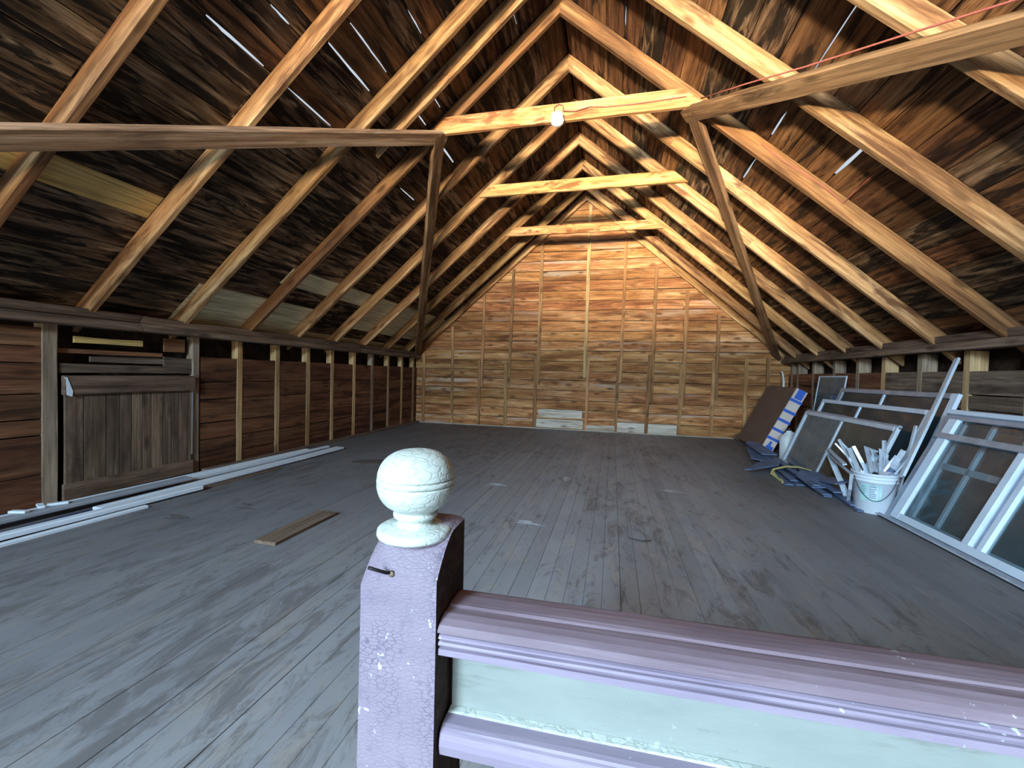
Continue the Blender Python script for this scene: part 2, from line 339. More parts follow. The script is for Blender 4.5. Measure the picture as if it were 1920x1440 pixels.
def box_mesh(x0, x1, y0, y1, z0, z1, bev=0.003):
    bm = bmesh.new(); bmesh.ops.create_cube(bm, size=1)
    bmesh.ops.scale(bm, vec=(x1 - x0, y1 - y0, z1 - z0), verts=bm.verts)
    bmesh.ops.translate(bm, vec=((x0 + x1) / 2, (y0 + y1) / 2, (z0 + z1) / 2), verts=bm.verts)
    bev = min(bev, 0.3 * min(x1 - x0, y1 - y0, z1 - z0))
    if bev > 0: bmesh.ops.bevel(bm, geom=list(bm.edges), offset=bev, segments=1, affect='EDGES')
    return bm_mesh('box', bm)
def boxes_mesh(lst):
    bm = bmesh.new()
    for (x0, x1, y0, y1, z0, z1) in lst:
        g = bmesh.ops.create_cube(bm, size=1)['verts']
        bmesh.ops.scale(bm, vec=(x1 - x0, y1 - y0, z1 - z0), verts=g)
        bmesh.ops.translate(bm, vec=((x0 + x1) / 2, (y0 + y1) / 2, (z0 + z1) / 2), verts=g)
    return bm_mesh('boxes', bm)
def prism(poly, th, name='prism'):
    """flat polygon in local XY, thickness th along +Z"""
    n = len(poly); v = [(x, y, 0) for x, y in poly] + [(x, y, th) for x, y in poly]
    f = [tuple(range(n - 1, -1, -1)), tuple(range(n, 2 * n))] + [(i, (i + 1) % n, n + (i + 1) % n, n + i) for i in range(n)]
    return pydata(name, v, f)
def lathe(prof, n=40, name='lathe', smooth=True):
    rings = [[(r * math.cos(2 * math.pi * k / n), r * math.sin(2 * math.pi * k / n), z) for k in range(n)] for r, z in prof]
    me = loft(name, rings, True, False, smooth); return me
def tube(pts, r, n=7, name='tube'):
    P = [Vector(p) for p in pts]; rings = []
    up = Vector((0.13, 0.21, 0.97))
    for i, p in enumerate(P):
        t = (P[min(i + 1, len(P) - 1)] - P[max(i - 1, 0)]).normalized()
        s = t.cross(up)
        if s.length < 1e-3: s = t.cross(Vector((1, 0, 0)))
        s.normalize(); q = s.cross(t)
        rings.append([p + r * (math.cos(2 * math.pi * k / n) * s + math.sin(2 * math.pi * k / n) * q) for k in range(n)])
    return loft(name, rings, True, False, True)
def strip_sweep(pts, w, t, side, prof=None, name='strip'):
    """channel / flat bar swept along a polyline; side = direction of its width"""
    P = [Vector(p) for p in pts]; rings = []; sd = Vector(side).normalized()
    prof = prof or [(-w / 2, -t / 2), (w / 2, -t / 2), (w / 2, t / 2), (-w / 2, t / 2)]
    for i, p in enumerate(P):
        tg = (P[min(i + 1, len(P) - 1)] - P[max(i - 1, 0)]).normalized()
        s = (sd - tg * sd.dot(tg)).normalized(); q = tg.cross(s)
        rings.append([p + s * a + q * b for a, b in prof])
    return loft(name, rings)

# ---------------------------------------------------------------- measured room
XL, XR, YB = -4.49, 3.24, 9.41          # inner faces of the knee-wall studs, face of the gable boards
XRI, ZRI, SL = -0.643, 5.003, 0.865      # ridge line of the rafters' lower faces, roof slope
K = math.hypot(1, SL); CT, ST = 1 / K, SL / K
A0, SP = 4.486, 0.855                    # rafter pair that carries the near tie, rafter spacing
RD = 0.150                               # rafter depth
def roof_pt(side, s, y, n=0.0):
    """side -1 left, +1 right; s = distance down the slope from the ridge, n = outward distance from the rafters' lower faces"""
    return Vector((XRI + side * (s * CT + n * ST), y, ZRI - s * ST + n * CT))
def roof_s(side, x): return abs(x - XRI) / CT

# ---------------------------------------------------------------- floor
fl = structure(obj('floor', boxes_mesh([(XL - 0.3, XR + 0.45, FY, YB + 0.1, -0.06, -0.022)]), M['dark_wall']))
r_ = random.Random(3)
x = XL - 0.22
while x < XR + 0.3:
    wd = r_.choice((0.098, 0.1, 0.102))
    ends = [FY + 0.02, r_.uniform(-2.2, -0.6), r_.uniform(4.6, 8.0), YB + 0.05]
    for a, b in zip(ends[:-1], ends[1:]):
        me = board(b - a - 0.002, 0.0, wd, 0.02, r_, 0.0008, 4, bevel=0.0015)
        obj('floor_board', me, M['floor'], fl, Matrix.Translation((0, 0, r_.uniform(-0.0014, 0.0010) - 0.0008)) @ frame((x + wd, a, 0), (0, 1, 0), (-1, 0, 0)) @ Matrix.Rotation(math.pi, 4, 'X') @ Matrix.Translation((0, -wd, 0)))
    x += wd
def smear(name, x0, x1, y0, y1, mat, seed, n=5):
    rr = random.Random(seed); v = []; f = []
    for k in range(n):
        cx = rr.uniform(x0, x1); cy = rr.uniform(y0, y1); a = rr.uniform(0.25, 0.6) * (x1 - x0); b = rr.uniform(0.12, 0.3) * (y1 - y0); an = rr.uniform(-0.4, 0.4)
        i0 = len(v)
        for q in range(9):
            t = 2 * math.pi * q / 9; rad = rr.uniform(0.5, 1.0)
            px, py = a * rad * math.cos(t), b * rad * math.sin(t)
            v.append((cx + px * math.cos(an) - py * math.sin(an), cy + px * math.sin(an) + py * math.cos(an), 0.0028 + k * 0.0002))
        f.append(tuple(range(i0, i0 + 9)))
    obj(name, pydata(name, v, f), mat, fl)
for i, (a, b, c, d) in enumerate([(-0.74, -0.55, 3.27, 3.40), (-1.25, -1.06, 4.37, 4.45), (-0.52, -0.46, 4.83, 5.0), (0.59, 0.74, 4.70, 4.78)]):
    smear('paint_smear', a, b, c, d, M['chalk'], 40 + i, 7)
for i, (a, b, c, d) in enumerate([(-0.03, 0.04, 6.25, 6.5), (-3.5, -3.2, 2.55, 2.75), (-3.2, -3.0, 2.95, 3.1), (0.15, 0.3, 3.2, 3.3)]):
    smear('dark_stain', a, b, c, d, M['stain'], 60 + i, 2)

# ---------------------------------------------------------------- gable wall at the back
def gable_x(z, pad=0.0):
    zt = ZRI + (RD + pad) * K
    return max(XL - 0.14, XRI - (zt - z) / SL), min(XR + 0.19, XRI + (zt - z) / SL)
wb = structure(obj('wall_back', prism([(XL - 0.3, -0.05), (XR + 0.45, -0.05), (XR + 0.45, 1.62), (XRI, 5.35), (XL - 0.3, 1.92)], 0.03), M['dark_wall'], None,
                   frame((0, YB + 0.06, 0), (1, 0, 0), (0, 0, 1))))
r_ = random.Random(21)
z = 0.004; rowi = 0
while z < 5.15:
    h = r_.choice((0.215, 0.225, 0.235, 0.205)); z1 = min(z + h, 5.185)
    xa0, xb0 = gable_x(z); xa1, xb1 = gable_x(z1)
    cuts = sorted(r_.sample([-2.95, -1.65, -0.56, 0.13, 0.77, 1.40, 2.03], 1 if z > 2.6 else 2)) if xb1 - xa1 > 2.4 else []
    cuts = [c for c in cuts if xa1 + 0.4 < c < xb1 - 0.4]
    xs = [None] + cuts + [None]
    for a, b in zip(xs[:-1], xs[1:]):
        la = xa0 if a is None else a; lb = xb0 if b is None else b - 0.002
        ua = xa1 if a is None else a; ub = xb1 if b is None else b - 0.002
        if ub <= ua: ub = ua = (ua + ub) / 2
        k = max(2, int((lb - la) / 0.45)); poly = []
        for q in range(k + 1): poly.append((la + (lb - la) * q / k - la, 0.004 + abs(r_.gauss(0, 0.003))))
        for q in range(k, -1, -1): poly.append((ua + (ub - ua) * q / k - la, z1 - z - 0.003 - abs(r_.gauss(0, 0.003))))
        me = prism(poly, 0.022, 'gable_board')
        pale = (rowi == 1 and a is not None and abs(a + 1.65) < 0.05) or r_.random() < 0.05
        # each board leans out a little at its lower edge
        mw = frame((la, YB - 0.006 + r_.uniform(-0.003, 0.003), z), (1, 0, 0), (0, 0.035, 1)) @ Matrix.Translation((0, 0, -0.022))
        obj('gable_board', me, M['gable_pale'] if pale else M['gable'], wb, mw)
    z = z1; rowi += 1
# bleached boards low on the gable
for (a, b, zz, hh) in [(-1.64, -0.60, 0.03, 0.20), (-1.60, -0.62, 0.26, 0.19), (-0.53, 0.08, 0.02, 0.12)]:
    me = board(b - a, 0, hh, 0.012, r_, 0.006, 6)
    obj('bleached_board', me, M['gable_pale'], wb, frame((a, YB - 0.030, zz), (1, 0, 0), (0, 0, 1)))
gs = [((-3.686, 2.293), (-3.661, 0.0)), ((-2.92, 3.026), (-2.946, 0.90)), ((-3.013, 1.516), (-3.003, 0)), ((-2.241, 3.577), (-2.299, 0.932)), ((-2.375, 1.49), (-2.364, 0)),
      ((-1.599, 4.23), (-1.623, 0.977)), ((-1.687, 1.573), (-1.683, 0)), ((-0.556, 4.95), (-0.589, 1.17)), ((-0.520, 1.555), (-0.530, 0)), ((0.213, 4.20), (0.170, 1.075)), ((0.121, 1.646), (0.091, 0)),
      ((0.845, 3.58), (0.815, 0.677)), ((0.763, 1.688), (0.728, 0)), ((1.469, 3.03), (1.44, 0.613)), ((1.400, 1.509), (1.375, 0)), ((2.082, 2.53), (2.080, 0.792)), ((2.016, 1.607), (2.000, 0)),
      ((2.622, 1.637), (2.625, 0)), ((-4.40, 1.66), (-4.40, 0)), ((3.02, 1.66), (3.02, 0))]
for i, (t, b) in enumerate(gs):
    p0 = Vector((b[0], YB - 0.032, b[1])); p1 = Vector((t[0], YB - 0.032, t[1]))
    upper = b[1] > 0.3
    wd = r_.uniform(0.062, 0.074)
    me = timber((p1 - p0).length, wd, 0.05 if upper else 0.056, r_, 0.004, 5, 0.003)
    obj('gable_stud', me, M['gstud'] if i != 7 else M['stud'], wb, frame(p0, p1 - p0, (1, 0, 0)))
me = timber(7.6, 0.05, 0.02, r_, 0.003, 6, 0.003)
obj('sole_strip', me, M['gable_pale'], wb, frame((XL, YB - 0.035, 0.0), (1, 0, 0), (0, 1, 0)))

# ---------------------------------------------------------------- knee walls
def knee(side, name):
    xb = XL - 0.26 if side < 0 else XR + 0.33
    top = 1.80 if side < 0 else 1.78
    return structure(obj(name, boxes_mesh([(xb - 0.03, xb, FY, YB + 0.08, -0.05, top) if side < 0 else (xb, xb + 0.03, FY, YB + 0.08, -0.05, top)]), M['dark_wall']))
wl = knee(-1, 'wall_left'); wr = knee(1, 'wall_right')
r_ = random.Random(8)
def side_board(root, side, xf, y0, y1, z0, z1, mat):
    me = board(y1 - y0 - 0.004, 0.003, z1 - z0 - 0.002, 0.024, r_, 0.003)
    # face towards the room
    if side < 0: mw = frame((xf, y0, z0), (0, 1, 0), (0, 0, 1)) @ Matrix.Translation((0, 0, -0.024)) @ Matrix.Translation((0, 0, 0.024)) 
    else: mw = frame((xf, y0, z0), (0, 1, 0), (0, 0, 1))
    if side < 0: mw = Matrix.Translation((-0.024, 0, 0)) @ mw
    obj('wall_board', me, mat, root, mw)
zl = [0.006, 0.16, 0.354, 0.549, 0.82, 1.026, 1.315]
for a, b in zip(zl[:-1], zl[1:]):
    c = [3.90, r_.choice((5.04, 5.66, 6.24)), r_.choice((7.46, 8.07)), YB + 0.02]
    for p, q in zip(c[:-1], c[1:]): side_board(wl, -1, XL - 0.10, p, q, a, b, M['side'])
zl = [0.006, 0.27, 0.60, 0.735, 0.945, 1.198, 1.335, 1.50]
for i, (a, b) in enumerate(zip(zl[:-1], zl[1:])):
    c = [FY + 0.03, r_.uniform(0.2, 0.9), 2.58]
    for p, q in zip(c[:-1], c[1:]): side_board(wl, -1, XL - 0.10, p, q, a, b, M['side'])
zr_ = [0.006, 0.24, 0.50, 0.74, 0.965, 1.11, 1.345]
for a, b in zip(zr_[:-1], zr_[1:]):
    c = [FY + 0.03, 1.2, r_.choice((3.76, 4.44)), r_.choice((6.4, 6.99)), YB + 0.02]
    for p, q in zip(c[:-1], c[1:]): side_board(wr, 1, XR + 0.152, p, q, a, b, M['side_grey'] if q < 8 else M['side'])
ly = [-2.4, -1.2, -0.3, 0.6, 1.45, 2.56, 3.84, 4.42, 5.04, 5.66, 6.24, 6.86, 7.46, 8.07, 8.66, 9.22]
for i, y in enumerate(ly):
    big = y < 3
    me = timber(1.53, 0.105 if big else 0.082, 0.095, r_, 0.005, 5, 0.003)
    obj('stud', me, M['stud_grey'] if big or i in (6, 12) else M['stud'], wl, frame((XL - 0.095, y, 0), (0, 0, 1), (0, 1, 0)))
ry = [-2.4, -1.2, 0.0, 1.2, 2.4, 3.72, 4.44, 5.09, 5.74, 6.40, 6.99, 7.65, 8.36, 8.98, 9.25]
for i, y in enumerate(ry):
    me = timber(1.54, 0.085 if y > 4 else 0.11, 0.15, r_, 0.005, 5, 0.003)
    obj('stud', me, M['stud'] if i in (7, 9) else M['stud_grey'], wr, frame((XR + 0.15, y, 0), (0, 0, 1), (0, -1, 0)))
for root, side in ((wl, -1), (wr, 1)):
    cuts = [FY + 0.02, 3.2, 6.9, YB - 0.01]
    for j, (a, b) in enumerate(zip(cuts[:-1], cuts[1:])):
        me = timber(b - a, 0.17, 0.078, r_, 0.006, 8, 0.004)
        xx = XL - 0.075 if side < 0 else XR + 0.085
        obj('top_plate', me, M['plate'], root, frame((xx, a, 1.530 if side < 0 else 1.543), (0, 1, 0), (-1, 0, 0)))
        me = timber(b - a, 0.15, 0.076, r_, 0.006, 8, 0.005)
        obj('top_plate', me, M['plate'], root, frame((xx - side * -0.012, a, 1.610 if side < 0 else 1.622), (0, 1, 0), (-1, 0, 0)))
for a, b in ((3.9, 6.6), (6.6, 9.38)):
    obj('sole_plate', timber(b - a, 0.10, 0.03, r_, 0.004, 6, 0.003), M['plank'], wl, frame((XL - 0.03, a, 0.0), (0, 1, 0), (-1, 0, 0)))
# junk boards showing in the open strip above the hatch
junk = [(2.63, 3.50, 1.115, 1.205, M['side_grey']), (2.86, 3.72, 1.215, 1.275, M['side_grey']), (2.63, 3.50, 1.285, 1.335, M['side']), (3.50, 3.80, 1.12, 1.30, M['side_grey']), (2.74, 3.30, 1.385, 1.45, M['roof_ochre']), (3.52, 3.74, 1.35, 1.50, M['side'])]
for i, (a, b, c, d, mt) in enumerate(junk):
    me = board(b - a, 0, d - c, 0.02, r_, 0.006)
    obj('infill_board', me, mt, wl, frame((XL - 0.13 - 0.012 * (i % 3), a, c), (0, 1, 0), (0, r_.uniform(-0.02, 0.02), 1)))

# hatch in the left knee wall
d1 = structure(empty('door_1', (XL - 0.06, 2.64, 0.0)))
yy = 2.645; hb = [0.135, 0.17, 0.115, 0.10, 0.10, 0.085, 0.115, 0.09, 0.075, 0.105, 0.09]
for k, wd in enumerate(hb):
    w2 = min(wd, 3.775 - yy)
    if w2 <= 0.02: break
    me = board(0.98, 0.002, w2 - 0.002, 0.022, r_, 0.0015)
    obj('hatch_board', me, M['hatch'], d1, frame((XL - 0.095 + r_.uniform(0, 0.004), yy, 0.02), (0, 0, 1), (0, 1, 0)) @ Matrix.Translation((0, 0, -0.02)))
    yy += wd
obj('top_rail', timber(1.155, 0.165, 0.045, r_, 0.006, 6, 0.003), M['hatch'], d1, frame((XL - 0.088, 2.63, 1.015), (0, 1, 0), (0, 0, 1)))
obj('bottom_rail', timber(1.15, 0.145, 0.03, r_, 0.004, 6, 0.002), M['hatch'], d1, frame((XL - 0.090, 2.635, 0.085), (0, 1, 0), (0, 0, 1)))
obj('edge_strip', timber(0.80, 0.018, 0.03, r_, 0.002, 4, 0.001), M['alu_white'], d1, frame((XL - 0.075, 3.778, 0.22), (0, 0, 1), (0, 1, 0)))
o = obj('paper_scrap', prism([(0, 0), (0.022, -0.005), (0.06, -0.125), (0.055, -0.17), (0.018, -0.155), (0.012, -0.02)], 0.003), M['trim_white'], d1, frame((XL - 0.040, 2.622, 1.085), (0, 1, 0), (0, 0, 1)))

# ---------------------------------------------------------------- roof
cl_parts = []
slits = {-1: [(2.50, 2.27, 2.75, .013), (2.15, 2.52, 2.70, .005), (2.50, 2.98, 3.54, .008), (2.02, 3.00, 3.60, .009), (1.79, 3.03, 3.60, .005), (1.79, 4.10, 4.45, .008), (1.79, 4.72, 5.30, .013), (1.34, 3.33, 3.60, .006), (2.50, 4.88, 5.27, .006), (0.43, 4.2, 4.39, .006), (1.55, 4.14, 4.42, .006)],
         1: [(0.74, 4.08, 4.39, .014), (0.97, 4.18, 4.42, .006), (2.52, 3.00, 3.58, .006), (2.52, 4.08, 4.45, .011), (2.52, 4.88, 5.33, .012), (3.18, 3.85, 4.38, .020)]}
joints = {-1: [-0.125, 0.21, 0.43, 0.66, 0.89, 1.11, 1.34, 1.55, 1.79, 2.02, 2.15, 2.32, 2.50, 2.74, 2.98, 3.20, 3.43, 3.66, 3.86, 4.10, 4.37, 4.65, 4.88, 5.11, 5.34, 5.58],
          1: [-0.125, 0.24, 0.50, 0.74, 0.97, 1.22, 1.46, 1.71, 1.98, 2.25, 2.52, 2.75, 2.96, 3.18, 3.43, 3.69, 3.94, 4.20, 4.45, 4.71, 4.96, 5.22, 5.48]}
NEW = {(-1, 19): [(4.47, YB, 'roof_new')], (-1, 21): [(3.60, 5.35, 'roof_new'), (6.24, YB, 'roof_new')], (-1, 22): [(3.60, 5.35, 'roof_new')], (-1, 23): [(3.60, YB, 'roof_new')], (-1, 18): [(1.86, 2.78, 'roof_ochre')], (-1, 20): [(6.24, YB, 'roof_new')]}
NB = RD + 0.002
def pull(sl_list, s):
    def f(y):
        p = 0.0
        for (ss, a, b, g) in sl_list:
            if abs(ss - s) < 0.01 and a <= y <= b:
                t = (y - a) / (b - a); p = max(p, 0.72 * g * (0.3 + 0.7 * math.sin(math.pi * t)))
        return p
    return f
und_v = []; und_f = []
def und(side, s0, s1, y0, y1):
    i = len(und_v)
    for (s, y) in ((s0, y0), (s1, y0), (s1, y1), (s0, y1)):
        und_v.append(roof_pt(side, s, y, NB + 0.028))
    for (s, y) in ((s0, y0), (s1, y0), (s1, y1), (s0, y1)):
        und_v.append(roof_pt(side, s, y, NB + 0.040))
    und_f.extend([(i, i + 1, i + 2, i + 3), (i + 7, i + 6, i + 5, i + 4), (i, i + 4, i + 5, i + 1), (i + 1, i + 5, i + 6, i + 2), (i + 2, i + 6, i + 7, i + 3), (i + 3, i + 7, i + 4, i)])
for side in (-1, 1):
    J = joints[side]
    for a, b in zip(J[:-1], J[1:]): und(side, a + 0.03 if a > 0 else -0.158, b - 0.03, FY, YB + 0.1)
    for s in J[1:]:
        y = FY
        for (ss, p, q, g) in sorted([t for t in slits[side] if abs(t[0] - s) < 0.01], key=lambda t: t[1]):
            und(side, s - 0.03, s + 0.03, y, p); y = q
        und(side, s - 0.03, s + 0.03, y, YB + 0.1)
ceil = structure(obj('ceiling', pydata('roofing', und_v, und_f), M['dark']))
r_ = random.Random(5)
for side in (-1, 1):
    J = joints[side]
    for j, (a, b) in enumerate(zip(J[:-1], J[1:])):
        rb = [A0 + SP * i for i in range(-12, 6)]
        news = NEW.get((side, j), [])
        spans = []; y = FY + 0.02
        def old(y0, y1):
            c = [y0] + sorted(t for t in r_.sample(rb[2:-1], 2) if y0 + 0.8 < t < y1 - 0.8) + [y1]
            c = [c[0]] + [c[i] for i in range(1, len(c) - 1) if c[i] - c[i - 1] > 0.8] + [c[-1]]
            for p, q in zip(c[:-1], c[1:]): spans.append((p, q, None))
        for (p, q, mt) in news:
            if p - y > 0.05: old(y, p)
            spans.append((p, min(q, YB + 0.05), mt)); y = q
        if YB - y > 0.05: old(y, YB + 0.05)
        f0, f1 = pull(slits[side], a), pull(slits[side], b)
        for (p, q, mt) in spans:
            xs = {0.0, q - p - 0.003}
            t = 0.5
            while t < q - p - 0.3: xs.add(t); t += 0.5
            for (ss, aa, bb, g) in slits[side]:
                if abs(ss - a) < 0.01 or abs(ss - b) < 0.01:
                    for tt in (aa, (aa * 3 + bb) / 4, (aa + bb) / 2, (aa + bb * 3) / 4, bb, aa - 0.01, bb + 0.01):
                        if 0 < tt - p < q - p - 0.003: xs.add(tt - p)
            me = board_x(sorted(xs), 0.001, b - a - 0.001, 0.022, r_, 0.0025 if not mt else 0.0008, lambda x, p=p: (f0(x + p), f1(x + p)))
            base = roof_pt(side, a, p, NB + (r_.uniform(0, 0.006) if not mt else 0.0))
            down = roof_pt(side, 1, 0) - roof_pt(side, 0, 0)
            out = Vector((side * ST, 0, CT))
            # local X = +Y world, local Y = down the slope, local Z = outwards
            mw = Matrix((Vector((0, 1, 0)), down, out)).transposed().to_4x4(); mw.translation = base
            mat = M[mt] if mt else (M['roof_red'] if (side > 0 and r_.random() < 0.75) or (side < 0 and j < 13 and r_.random() < 0.5) else M['roof'])
            if side > 0: pass
            o = obj('roof_board', me, mat, ceil, mw)
            if mt == 'roof_new': o['label'] = 'pale new roof board'
            if mt == 'roof_ochre': o['label'] = 'ochre new roof panel'

def rafter(side, y, s0, s1, mat, w=0.062, label=None, d=RD, plumb=True):
    r2 = random.Random(int(y * 1000) + side)
    p0 = roof_pt(side, s0, y); p1 = roof_pt(side, s1, y)
    x = (p1 - p0).normalized(); out = Vector((side * ST, 0, CT))
    me = timber(s1 - s0, w, d, r2, 0.008, 9, 0.0045, (-SL if plumb else 0.0), -SL)
    # Z of the timber = outwards
    yv = out.cross(x)
    mm = Matrix((x, yv, out)).transposed().to_4x4(); mm.translation = p0
    o = obj('rafter', me, M[mat], ceil, mm)
    if label: o['label'] = label
    return o
sL = roof_s(-1, XL - 0.22); sR = roof_s(1, XR + 0.26)
for i in range(-12, 6):
    y = A0 + 0.031 + i * SP
    if y < FY + 0.1: continue
    mt = 'rafter'
    if i == 0: mt = 'rafter_dark'
    rafter(-1, y, 0.0, sL, 'rafter_dark' if i in (0, -3, -4) else mt, r_.uniform(0.058, 0.068))
    rafter(1, y + r_.uniform(-0.02, 0.02), 0.0, sR, mt, r_.uniform(0.058, 0.068))
for side in (-1, 1): rafter(side, YB - 0.075, 0.0, sL if side < 0 else sR, 'rafter', 0.055)
rafter(-1, 4.02, 0.02, 2.40, 'rafter', 0.055, 'short extra rafter beside its neighbour')

# collar ties
def tie(y, xa, xb, z, h=0.155, th=0.05):
    r2 = random.Random(int(y * 100))
    me = timber(xb - xa, th, h, r2, 0.005, 8, 0.003, SL and 1 / SL, -1 / SL)
    return obj('collar_tie', me, M['tie'], ceil, frame((xa, y, z), (1, 0, 0), (0, 1, 0)))
tie(4.455, -2.10, 0.80, 3.842, 0.185)
tie(A0 + 2 * SP - 0.03, -2.03, 0.93, 3.862, 0.165)
tie(A0 + 4 * SP - 0.03, -2.06, 0.80, 3.825, 0.160)

# diagonal wind braces under the rafters, from the near tie down to the wall plates
def brace(side, p, q, w_, label, th=0.062, mat='brace'):
    r2 = random.Random(int(abs(q[1]) * 100) + side)
    P = Vector(p); Q = Vector(q); x = Q - P; out = Vector((side * ST, 0, CT))
    me = timber(x.length, w_, th, r2, 0.006, 9, 0.004)
    z = (out - x.normalized() * out.dot(x.normalized())).normalized(); xx = x.normalized()
    mm = Matrix((xx, z.cross(xx), z)).transposed().to_4x4(); mm.translation = P - z * th
    o = obj('diagonal_brace', me, M[mat], ceil, mm); o['label'] = label
def brp(side, x, y): return roof_pt(side, roof_s(side, x), y, -0.002)
brace(-1, brp(-1, -1.96, 4.40), brp(-1, -4.50, 9.22), 0.15, 'dark diagonal brace down to the far left corner')
brace(-1, brp(-1, -1.94, 4.53), brp(-1, -4.46, 0.02), 0.15, 'greyed diagonal brace running to the near left', 0.062, 'brace_grey')
brace(1, brp(1, 0.70, 4.44), brp(1, 3.20, 9.42), 0.15, 'dark diagonal brace down to the far right corner')
brace(1, brp(1, 0.66, 4.58), brp(1, 3.20, -0.08), 0.15, 'brown diagonal brace running to the near right')
# ridge splice blocks on some rafters
for (side, i, s, l) in ((1, 1, 1.62, 0.5), (1, 2, 1.30, 0.45), (1, 3, 1.0, 0.5), (1, 2, 2.6, 0.5), (1, 1, 0.95, 0.4)):
    r2 = random.Random(i * 7 + side)
    y = A0 - 0.012 + i * SP
    p0 = roof_pt(side, s, y); p1 = roof_pt(side, s + l, y); xx = (p1 - p0).normalized(); out = Vector((side * ST, 0, CT))
    mm = Matrix((xx, out.cross(xx), out)).transposed().to_4x4(); mm.translation = p0 + out * 0.012
    obj('splice_block', timber(l, 0.022, 0.115, r2, 0.008, 4, 0.005), M['rafter'], ceil, mm)

# front gable behind the camera with its window
WX0, WX1, WZ0, WZ1 = -2.7, 1.55, 1.10, 3.30
wf = structure(obj('wall_front', boxes_mesh([(XL - 0.3, WX0, FY - 0.03, FY, -0.05, 3.3), (WX1, XR + 0.45, FY - 0.03, FY, -0.05, 3.3), (WX0, WX1, FY - 0.03, FY, -0.05, WZ0), (XL - 0.3, XR + 0.45, FY - 0.03, FY, WZ1, 5.4)]), M['side']))
w1 = structure(empty('window_1', ((WX0 + WX1) / 2, FY, WZ0)))
obj('window_frame', boxes_mesh([(WX0, WX0 + 0.06, FY - 0.04, FY + 0.02, WZ0, WZ1), (WX1 - 0.06, WX1, FY - 0.04, FY + 0.02, WZ0, WZ1), (WX0 + 0.06, WX1 - 0.06, FY - 0.04, FY + 0.02, WZ0, WZ0 + 0.06), (WX0 + 0.06, WX1 - 0.06, FY - 0.04, FY + 0.02, WZ1 - 0.06, WZ1)]), M['white_frame'], w1)
for k in range(3):
    x0 = WX0 + 0.06 + k * (WX1 - WX0 - 0.12) / 3; x1 = x0 + (WX1 - WX0 - 0.12) / 3
    obj('pane', boxes_mesh([(x0, x1, FY - 0.012, FY - 0.008, WZ0 + 0.06, WZ1 - 0.06)]), M['glass_clear'], w1)
    if k: obj('mullion', boxes_mesh([(x0 - 0.02, x0 + 0.02, FY - 0.03, FY + 0.01, WZ0 + 0.06, WZ1 - 0.06)]), M['white_frame'], w1)

w2 = structure(empty('window_2', roof_pt(-1, 1.9, -4.35, 0)))
def roofbox(s0, s1, y0, y1, n0, n1):
    p = [roof_pt(-1, s_, y_, n_) for n_ in (n0, n1) for (s_, y_) in ((s0, y0), (s1, y0), (s1, y1), (s0, y1))]
    return pydata('roofbox', p, [(0, 1, 2, 3), (7, 6, 5, 4), (0, 4, 5, 1), (1, 5, 6, 2), (2, 6, 7, 3), (3, 7, 4, 0)])
for (a_, b_, c_, d_) in ((1.2, 2.6, -5.35, -5.27), (1.2, 2.6, -3.43, -3.35), (1.2, 1.28, -5.27, -3.43), (2.52, 2.6, -5.27, -3.43)):
    obj('frame_member', roofbox(a_, b_, c_, d_, 0.02, NB), M['white_frame'], w2)
obj('pane', roofbox(1.28, 2.52, -5.27, -3.43, 0.10, 0.106), M['glass_clear'], w2)

# ---------------------------------------------------------------- lamp holder and wires
lt = tag(empty('ceiling_light', (-0.625, 4.395, 3.83)), 'small white porcelain lamp on the near collar tie', 'lamp')
lm = Matrix.Translation((-0.625, 4.385, 3.765))
obj('lamp_globe', lathe([(0.012, 0.0), (0.036, 0.004), (0.058, 0.022), (0.068, 0.050), (0.066, 0.075), (0.056, 0.092)], 10, 'globe', False), M['porcelain'], lt, lm)
obj('lamp_base', lathe([(0.056, 0.092), (0.060, 0.096), (0.060, 0.118), (0.045, 0.128), (0.02, 0.130)], 20), M['porcelain'], lt, lm)
wz = 3.90
pts = [(-0.64, 4.40, 3.885)] + [(-0.62 + 0.05 * math.cos(t), 4.41, 3.955 + 0.05 * math.sin(t)) for t in [3.6, 2.6, 1.6, 0.8, 0.1, -0.5]] + [(-0.45, 4.415, 3.915), (-0.30, 4.418, 3.945), (-0.15, 4.42, 3.925), (0.1, 4.42, 3.918), (0.4, 4.42, 3.925), (0.62, 4.42, 3.93)]
tag(obj('electrical_wire', tube(pts, 0.0055), M['wire_red']), 'red wire with a loop running from the lamp along the collar tie', 'wire')
bp_ = [brp(1, 0.75 + 0.25 * k, 4.28 - 0.466 * k) + Vector((-0.03 + 0.004 * math.sin(k * 1.7), -0.055, -0.020 + 0.006 * math.sin(k * 2.1))) for k in range(9)]
tag(obj('electrical_wire', tube(bp_, 0.006), M['wire_red']), 'red wire along the upper edge of the near right brace', 'wire')
q = lambda s, n=-0.004, dy=0.0: roof_pt(1, s, A0 - 0.012 + dy, n)
tag(obj('electrical_wire', tube([q(2.50, 0.09), q(2.75, 0.085), q(3.0, 0.10), q(3.25, 0.105), q(3.42, 0.085), q(3.40, 0.145, -0.25), q(3.39, 0.145, -0.5)], 0.005), M['wire_red']), 'red wire stapled to the dark right rafter below the brace', 'wire')

# ---------------------------------------------------------------- stair railing in front
AN = R(1.0); RM = Matrix.Translation((-0.3285, 0.684, 0)) @ Matrix.Rotation(AN, 4, 'Z')
def rl(x, y, z): return RM @ Vector((x, y, z))
rail = tag(empty('stair_railing', (-0.3285, 0.684, 0), AN), 'lilac painted stair railing with round cream ball on its post', 'railing')
